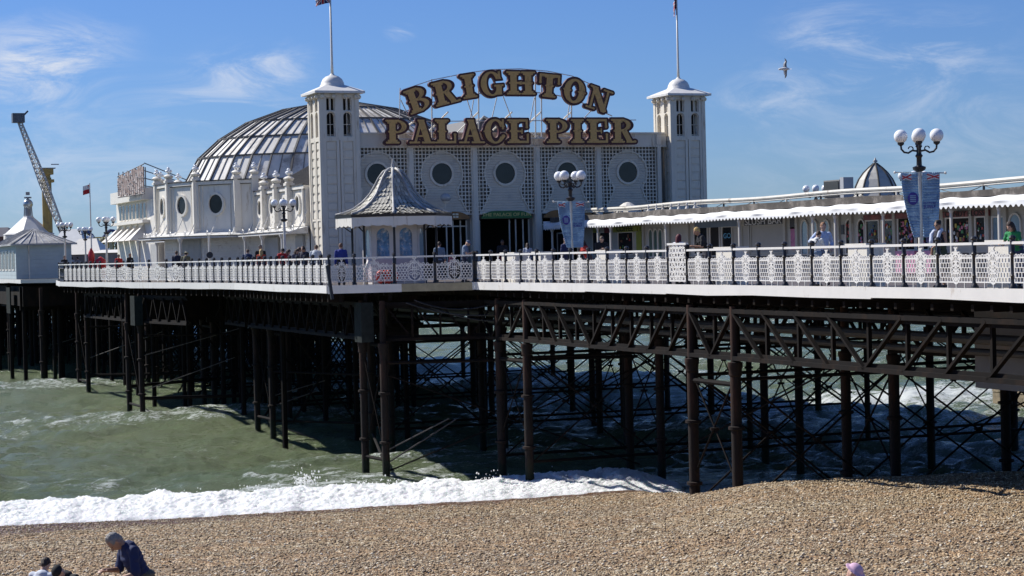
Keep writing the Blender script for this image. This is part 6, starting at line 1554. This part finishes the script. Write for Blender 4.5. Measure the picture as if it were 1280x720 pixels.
def pose_data(key, female, vox):
    P = POSES[key]; th = R(P['lean']); C0 = Vector((0, 0, .97)); Rm = Matrix.Rotation(-th, 3, 'X')
    T = lambda v: C0+Rm @ (Vector(v)-C0)
    neck = T((0, -.015, 1.47)); sw = .165 if female else .188; sh = [T((-sw, -.01, 1.41)), T((sw, -.01, 1.41))]
    Hm = Matrix.Rotation(-th*.55-R(P['head']), 3, 'X'); hc = neck+Hm @ Vector((0, .025, .155))
    arms = []
    for i in (0, 1):
        e, w = ik(sh[i], P['wr'][i], .285, .25, ((-.5 if i == 0 else .5), -.6, -.7)); arms.append((sh[i], e, w))
    legs = []
    for i in (0, 1):
        hp = Vector(((-.09, .09)[i], 0, .93)); an_ = Vector((P['ft'][i][0], P['ft'][i][1], .085)); k, a = ik(hp, an_, .435, .435, (0, 1, 0)); legs.append((hp, k, an_ if (an_-hp).length < .869 else a))
    return P, Rm, T, neck, Hm, hc, arms, legs
def torso(mb, T, Rm, female, g):
    w = 1.0 if not female else .88
    for z_, rx, ry, y in ((.93, .165, .118, 0), (1.0, .155, .115, 0), (1.08, .14, .105, .0), (1.16, .14, .108, .005), (1.24, .152, .115, .005), (1.31, .162, .118, .0), (1.37, .160, .105, -.01), (1.42, .12, .085, -.015)):
        if female and 1.2 < z_ < 1.35: ry += .018; y += .015
        ell(mb, T((0, y, z_)), (rx*(w if z_ > 1.04 else 1.02)+g, ry+g, .075+g), Rm)
def hand(mb, w, d, side):
    d = d.normalized(); x = d.cross(Vector((0, 0, 1)));  x = x.normalized() if x.length > .1 else Vector((1, 0, 0)); n = x.cross(d)
    cap(mb, w, w+d*.075, .026, .030); cap(mb, w+d*.05-x*.018, w+d*.075+x*.022, .018, .018)
    for k, (o, l) in enumerate(((-.030, .068), (-.010, .080), (.011, .075), (.030, .058))):
        b = w+d*.085+x*o; m_ = b+d*l*.55-n*.008; cap(mb, b, m_, .0095, .009); cap(mb, m_, m_+d*l*.38-n*l*.35, .009, .008)
    s_ = -1 if side else 1; b = w+d*.03+x*s_*.028; m_ = b+d*.03+x*s_*.028; cap(mb, b, m_, .012, .011); cap(mb, m_, m_+d*.03-n*.006, .011, .009)
def body_mesh(key, female, vox):
    k = ('body', key, female, vox)
    if k in PC: return PC[k].copy()
    P, Rm, T, neck, Hm, hc, arms, legs = pose_data(key, female, vox); mb = MB(); torso(mb, T, Rm, female, 0)
    for i, (s_, e, w) in enumerate(arms):
        cap(mb, s_, e, .050 if not female else .042, .040 if not female else .034); cap(mb, e, w, .040 if not female else .034, .027); hand(mb, w, (w-e), i)
        cap(mb, s_, T((0, -.01, 1.37)), .052, .07)
    for hp, kn, an_ in legs: cap(mb, hp, kn, .088, .058); cap(mb, kn, an_, .056, .038); cap(mb, an_-Vector((0, .03, .03)), an_+Vector((0, .14, -.045)), .04, .032)
    cap(mb, neck-Vector((0, 0, .05)), hc-Hm @ Vector((0, .02, .06)), .056, .05)
    ell(mb, hc, (.074, .092, .112), Hm); ell(mb, hc+Hm @ Vector((0, .028, -.060)), (.052, .062, .056), Hm); cap(mb, hc+Hm @ Vector((0, .085, .005)), hc+Hm @ Vector((0, .110, -.024)), .010, .015)
    for sx in (-1, 1): ell(mb, hc+Hm @ Vector((sx*.076, -.005, -.01)), (.012, .022, .032), Hm)
    ell(mb, hc+Hm @ Vector((0, .088, -.052)), (.024, .012, .009), Hm); ell(mb, hc+Hm @ Vector((0, .082, .022)), (.045, .014, .010), Hm)
    PC[k] = remeshed(mb, vox, 2, 'body'); return PC[k].copy()
def cloth_mesh(kind, key, female, vox, arg):
    k = (kind, key, female, vox, arg)
    if k in PC: return PC[k].copy()
    P, Rm, T, neck, Hm, hc, arms, legs = pose_data(key, female, vox); mb = MB()
    if kind == 'top':
        torso(mb, T, Rm, female, .018)
        for (s_, e, w) in arms:
            if arg > 0: 
                cap(mb, T((0, -.01, 1.37)), s_, .085, .068); cap(mb, s_, s_.lerp(e, min(1, arg)), .066 if not female else .057, .060 if not female else .05)
                if arg > 1: cap(mb, e, e.lerp(w, arg-1), .058 if not female else .048, .046)
            else: cap(mb, T((0, -.01, 1.36)), T((0, -.01, 1.36)).lerp(s_, .6), .08, .045)
    elif kind == 'bottom':
        for z_ in (.88, .94, 1.0, 1.04): ell(mb, (0, 0, z_), (.178, .136, .07), Matrix.Identity(3))
        for hp, kn, an_ in legs:
            a = min(1, arg); cap(mb, hp, hp.lerp(kn, a), .105, .105-.03*a)
            if arg > 1: cap(mb, kn, kn.lerp(an_+Vector((0, 0, .02)), arg-1), .076, .062)
    elif kind == 'shoes':
        for hp, kn, an_ in legs: cap(mb, an_-Vector((0, .035, .035)), an_+Vector((0, .15, -.045)), .05, .04)
    elif kind == 'hair':
        if arg == 'short': ell(mb, hc+Hm @ Vector((0, -.014, .026)), (.083, .094, .100), Hm); ell(mb, hc+Hm @ Vector((0, -.05, -.02)), (.066, .05, .065), Hm)
        elif arg == 'long':
            ell(mb, hc+Hm @ Vector((0, -.014, .026)), (.090, .10, .105), Hm); cap(mb, hc+Hm @ Vector((0, -.06, 0)), hc+Hm @ Vector((0, -.08, -.22)), .085, .075); 
            for sx in (-1, 1): cap(mb, hc+Hm @ Vector((sx*.07, -.01, 0)), hc+Hm @ Vector((sx*.08, -.01, -.20)), .03, .028)
        elif arg == 'bun': ell(mb, hc+Hm @ Vector((0, -.014, .026)), (.085, .096, .100), Hm); ell(mb, hc+Hm @ Vector((0, -.09, .06)), (.05, .05, .05), Hm)
        elif arg == 'cap': ell(mb, hc+Hm @ Vector((0, -.004, .045)), (.087, .104, .075), Hm); ell(mb, hc+Hm @ Vector((0, .11, .035)), (.065, .075, .014), Hm)
        elif arg == 'hat': ell(mb, hc+Hm @ Vector((0, -.004, .06)), (.090, .104, .075), Hm); ell(mb, hc+Hm @ Vector((0, 0, .035)), (.15, .165, .020), Hm)
    me = remeshed(mb, vox, 4, kind)
    nv = len(me.vertices); co = np.empty(nv*3, np.float32); me.vertices.foreach_get('co', co); co = co.reshape(-1, 3)
    no = np.empty(nv*3, np.float32); me.vertex_normals.foreach_get('vector', no); no = no.reshape(-1, 3); x, y, z = co.T.astype(float)
    if kind == 'hair' and arg in ('short', 'long', 'bun'): f = (vnoise(x*90+z*40+300, y*90-z*30+300)-.6)*.016
    elif kind in ('top', 'bottom'): f = (vnoise(x*16+y*9+100, z*22+100)-.5)*.014
    else: f = x*0
    co += (no*f[:, None]).astype(np.float32); me.vertices.foreach_set('co', co.reshape(-1)); me.update()
    PC[k] = me; return me.copy()
SKIN = {n: mat('skin_'+n, c, .55, .08, 8) for n, c in (('fair', (.50, .31, .23)), ('tan', (.36, .20, .13)), ('dark', (.13, .07, .045)))}
EYEW = mat('eye_dark', (.02, .015, .012), .2, .1)
def cm(c, n='cloth'): return mat('%s_%02d%02d%02d' % (n, int(c[0]*99), int(c[1]*99), int(c[2]*99)), c, .85, .12, 9)
def person(label, loc, face, pose='stand', h=1.72, top=((.05, .05, .2), .6), bottom=((.03, .03, .05), 2), hair=('short', (.04, .025, .015)), skin='fair', female=False, hat=None, vox=.018, group=None, shoes=(.05, .05, .05), extra=None, sunglasses=False):
    to = Vector((-loc[0], -loc[1], 0)); a = math.atan2(to.y, to.x)+R(face); t_ = thing('person', label, 'person', loc, a-math.pi/2, group); s_ = h/1.76; t_.scale = (s_, s_, s_)
    def put(nm, me, m_): me.materials.clear(); me.materials.append(m_); o = bpy.data.objects.new(nm, me); link(o, t_); return o
    put('body', body_mesh(pose, female, min(vox, .014) if vox > .012 else vox), SKIN[skin])
    put('shirt', cloth_mesh('top', pose, female, vox, top[1]), cm(top[0])); put('trousers' if bottom[1] > 1.3 else 'shorts', cloth_mesh('bottom', pose, female, vox, bottom[1]), cm(bottom[0]))
    put('shoes', cloth_mesh('shoes', pose, female, vox, 0), cm(shoes)); 
    if hair: put('hair', cloth_mesh('hair', pose, female, min(vox, .014), hair[0]), mat('hair_%02d%02d%02d' % tuple(int(v*99) for v in hair[1]), hair[1], .7, .3, 30, bump=.004, bscale=60))
    if hat: put(hat[0], cloth_mesh('hair', pose, female, min(vox, .014), 'cap' if hat[0] == 'cap' else 'hat'), cm(hat[1]))
    P, Rm, T, neck, Hm, hc, arms, legs = pose_data(pose, female, vox)
    mb = MB()
    if sunglasses:
        for sx in (-1, 1): ell(mb, hc+Hm @ Vector((sx*.032, .088, .004)), (.027, .012, .017), Hm)
        mb.bar(hc+Hm @ Vector((-.075, .03, .008)), hc+Hm @ Vector((-.05, .085, .008)), .006); mb.bar(hc+Hm @ Vector((.075, .03, .008)), hc+Hm @ Vector((.05, .085, .008)), .006); mb.build('sunglasses', BLACK, t_)
    elif vox < .016:
        for sx in (-1, 1): mb = MB(); ell(mb, hc+Hm @ Vector((sx*.031, .081, .006)), (.011, .006, .006), Hm); mb.build('eye', EYEW, t_, smooth=True)
    return t_, (P, Rm, T, neck, Hm, hc, arms, legs)
def deckpt(x, X=None, Z=None):
    if X is not None: p = on_X(x, 340, X); return (X, p.y, 0)
    p = at(x, 350, Z); return (p.x, p.y, 0)
NAVY = (.02, .03, .10); BLK = (.012, .012, .014); WHT = (.62, .62, .62); RED = (.50, .03, .025)
person('woman in a green top leaning her forearms on the rail at the right edge', deckpt(1272, X=27.92), -35, 'lean', 1.64, ((.02, .22, .07), .55), ((.04, .05, .10), 2), ('long', (.035, .02, .015)), 'fair', True, vox=.013)
pw, pd = person('woman in sunglasses and dark vest with a white towel over her shoulder', deckpt(1176, X=28.0), -38, 'side', 1.70, ((.015, .015, .03), 0), ((.05, .07, .04), 1), ('bun', (.015, .012, .012)), 'tan', True, vox=.013, sunglasses=True)
P_, Rm, T, neck, Hm, hc, arms, legs = pd; mb = MB()
mb.tube([T((-.07, .17, 1.16)), T((-.09, .165, 1.30)), T((-.11, .10, 1.44)), T((-.10, .0, 1.49)), T((.02, -.09, 1.47)), T((.12, -.10, 1.42)), T((.17, -.04, 1.45)), T((.16, .09, 1.38)), T((.13, .17, 1.22)), T((.13, .17, 1.05))], [.03, .045, .05, .05, .05, .06, .06, .055, .055, .05], 8)
tw_ = remeshed(mb, .014, 3, 'towel'); tw_.materials.append(cm((.55, .60, .72))); link(bpy.data.objects.new('towel', tw_), pw)
person('tall man in a pale blue shirt holding one arm out over the rail', deckpt(1029, Z=56.5), 20, 'armout', 1.80, ((.42, .50, .68), 1.8), ((.10, .12, .16), 2), ('short', (.25, .12, .06)), 'fair', vox=.014)
pw2, pd2 = person('woman in a white top with a thin bag strap beside the tall man', deckpt(1021, Z=54.6), 150, 'phone', 1.58, ((.66, .66, .64), .6), ((.20, .28, .40), 2), ('short', (.06, .035, .02)), 'fair', True, vox=.014)
P_, Rm, T, neck, Hm, hc, arms, legs = pd2; mb = MB(); mb.tube([T((-.15, -.135, 1.05)), T((0, -.15, 1.25)), T((.11, -.13, 1.43)), T((.13, 0, 1.49)), T((.08, .13, 1.35)), T((-.1, .15, 1.1))], .012, 6); mb.build('bag_strap', BLACK, pw2)
person('broad man in a black t-shirt and blond hair bending over the rail', deckpt(884, Z=61.4), -75, 'lean', 1.86, ((.012, .012, .015), .8), ((.05, .05, .07), 2), ('short', (.50, .34, .12)), 'tan', vox=.016)
person('woman with long dark red hair and white top beside the tall panel', deckpt(849, Z=62.5), 150, 'stand', 1.60, ((.62, .62, .66), .6), ((.03, .03, .04), 2), ('long', (.10, .012, .02)), 'fair', True)
person('man in a black shirt looking down at his phone behind the rail', deckpt(752, Z=70), 15, 'phone', 1.70, ((.012, .012, .016), .7), ((.04, .04, .05), 2), ('short', (.10, .07, .05)), 'fair')
person('person in a red top behind the man in black', deckpt(736, Z=73), -60, 'lean', 1.62, ((.42, .03, .02), 1.6), ((.05, .04, .05), 2), ('long', (.05, .02, .015)), 'fair', True)
person('person in a navy top and pale cap standing by the distant lamp pole', deckpt(706, Z=75), 60, 'side', 1.68, (NAVY, .8), ((.06, .06, .1), 2), ('short', (.1, .06, .04)), 'fair', hat=('cap', (.35, .25, .35)))
person('person in a dark coat in shadow right of the distant lamp', deckpt(726, Z=80), 100, 'stand', 1.66, (BLK, 1.9), (BLK, 2), ('short', (.02, .015, .01)), 'tan')
person('man in a grey-blue t-shirt and cap looking at his hands by the rail', deckpt(581, Z=79), 80, 'phone', 1.74, ((.16, .21, .30), .6), ((.02, .025, .05), 2), None, 'fair', hat=('cap', (.10, .13, .20)), vox=.016)
person('person in a pale denim top in the left doorway', deckpt(550, Z=88), 170, 'stand', 1.72, ((.16, .22, .30), 1.7), ((.05, .06, .09), 2), ('short', (.06, .04, .03)), 'fair')
person('small person in a dusky pink top near the left doorway', deckpt(566, Z=89), 20, 'stand', 1.20, ((.22, .07, .11), 1), ((.05, .04, .06), 2), ('long', (.05, .03, .02)), 'fair', True)
person('person in a black jacket and red trousers inside the green-signed doorway', deckpt(629, Z=94), 0, 'stand', 1.78, (BLK, 1.9), ((.20, .015, .02), 2), ('short', (.03, .02, .015)), 'dark')
person('person in a white shirt inside the green-signed doorway', deckpt(661, Z=93), 185, 'lean', 1.64, ((.42, .45, .52), 1.4), ((.05, .06, .12), 2), ('long', (.04, .02, .02)), 'fair', True)
person('man in a royal blue jacket with his back turned beside the left tower', deckpt(427, Z=79.2), 175, 'stand', 1.70, ((.02, .035, .22), 1.9), (BLK, 2), ('short', (.12, .06, .04)), 'fair')
grp = [(394, 83, 'lean', 1.74, (.55, .58, .60), 'person in a pale top at the right end of the crowded rail', 165, False), (387, 83.5, 'lean', 1.66, BLK, 'person in a black top with tan arm on the crowded rail', -60, False),
       (380, 85, 'stand', 1.66, (.03, .03, .05), 'person in a charcoal top second from the left in the dark group', -30, False), (373, 85, 'side', 1.62, (.02, .02, .03), 'person in black behind the charcoal group by the lamp', 60, True),
       (367, 86, 'lean', 1.6, (.10, .10, .14), 'person in dark grey leaning just right of the lamp pole', 40, True), (351, 86, 'lean', 1.66, RED, 'person in a bright red top with a dark cap leaning on the rail', 25, True),
       (355.5, 87, 'lean', 1.6, (.40, .04, .05), 'person in a crimson top right behind the bright red one', 60, True), (327, 88, 'stand', 1.60, (.50, .07, .03), 'blond person in an orange-red jacket with back turned', 175, True),
       (326, 90, 'stand', 1.82, BLK, 'tall person in black behind the orange-red jacket', 20, False), (309, 90, 'lean', 1.68, (.02, .04, .10), 'person in a dark blue jacket standing alone left of the orange-red jacket', 170, False),
       (232, 99, 'lean', 1.68, (.14, .13, .08), 'person in a khaki jacket and pale hat by the grey doors', 170, False), (221, 100, 'stand', 1.70, (.02, .025, .05), 'person in a dark jacket left of the khaki jacket', 160, False), (226, 100.5, 'stand', 1.66, (.04, .03, .03), 'person in dark brown between the two by the grey doors', 60, True)]
for x, Z, ps, h_, c, lab, fc, fem in grp:
    XX = (23.15 if x > 240 else 22.75)+(Z % 1)*.5+(.5 if 'behind' in lab or 'brown' in lab else 0)
    hc_ = (.45, .32, .14) if 'blond' in lab else rnd.choice([(.05, .03, .02), (.02, .015, .012), (.10, .06, .035)])
    ht = ('cap', BLK) if 'dark cap' in lab else (('hat', (.40, .38, .28)) if 'pale hat' in lab else None)
    person(lab, deckpt(x, X=XX), fc, ps, h_, (c, 1.7 if 'jacket' in lab else .6), (BLK if rnd.random() < .5 else (.03, .04, .08), 2), ('long' if fem and not ht else 'short', hc_), rnd.choice(['fair', 'fair', 'tan']), fem, hat=ht)
person('distant person in red by the rear block doorway', deckpt(149, Z=125), 20, 'stand', 1.66, (RED, 1.6), ((.06, .04, .04), 2), ('short', (.04, .02, .02)), 'tan')
person('distant person in dark clothes at the rear block corner', deckpt(163, Z=124), 40, 'stand', 1.70, (BLK, 1.7), (BLK, 2), ('short', (.12, .06, .04)), 'tan')
for x, lab in ((79, 'tiny distant person in black left of the red machine'), (96, 'tiny distant person in grey by the far stalls'), (89, 'tiny distant person in white by the far stalls')):
    c = BLK if 'black' in lab else ((.2, .2, .22) if 'grey' in lab else WHT); person(lab, deckpt(x+2, Z=162 if x > 80 else 130), rnd.uniform(0, 360), 'stand', 1.68, (c, 1.6), (BLK, 2), ('short', (.04, .03, .02)), 'fair', vox=.025)
# on the beach in front
def beachpt(x, Z):
    u = (x-640)/FPX; X_, Y_ = plan(u, Z); return (X_, Y_, float(beach_z(np.array(u), np.array(Z)))+.02)
mn, pdm = person('grey-haired man in a navy polo shirt stooping on the shingle', beachpt(170, 25), -72, 'stoop', 1.77, ((.012, .02, .075), .95), ((.10, .09, .07), 1), ('short', (.22, .21, .20)), 'tan', vox=.0095)
P_, Rm, T, neck, Hm, hc, arms, legs = pdm
mb = MB(); 
for k in range(14):
    a = 2*math.pi*k/14; mb.tube([T((.085*math.cos(a), .075*math.sin(a)-.01, 1.445)), T((.068*math.cos(a), .066*math.sin(a), 1.50))], .016, 6)
cme = remeshed(mb, .009, 3, 'collar'); cme.materials.append(cm((.012, .02, .075))); link(bpy.data.objects.new('collar', cme), mn)
person('brown-haired child in a pale shirt at the bottom left of the beach', beachpt(41, 25), 150, 'phone', 1.31, ((.55, .58, .64), .6), ((.08, .10, .16), 1), ('short', (.04, .02, .015)), 'fair', vox=.011)
person('child in a black cap beside the brown-haired child on the beach', beachpt(82, 24.6), -40, 'stoop', 1.38, (BLK, .6), ((.05, .05, .06), 1), None, 'fair', hat=('cap', (.008, .008, .01)), vox=.012)
person('small child in a pink sun hat and pink top, mostly below the picture edge', beachpt(1045, 21), 70, 'phone', 1.40, ((.62, .33, .45), .8), ((.5, .3, .4), 1), None, 'fair', True, hat=('sun_hat', (.62, .40, .52)), vox=.012)
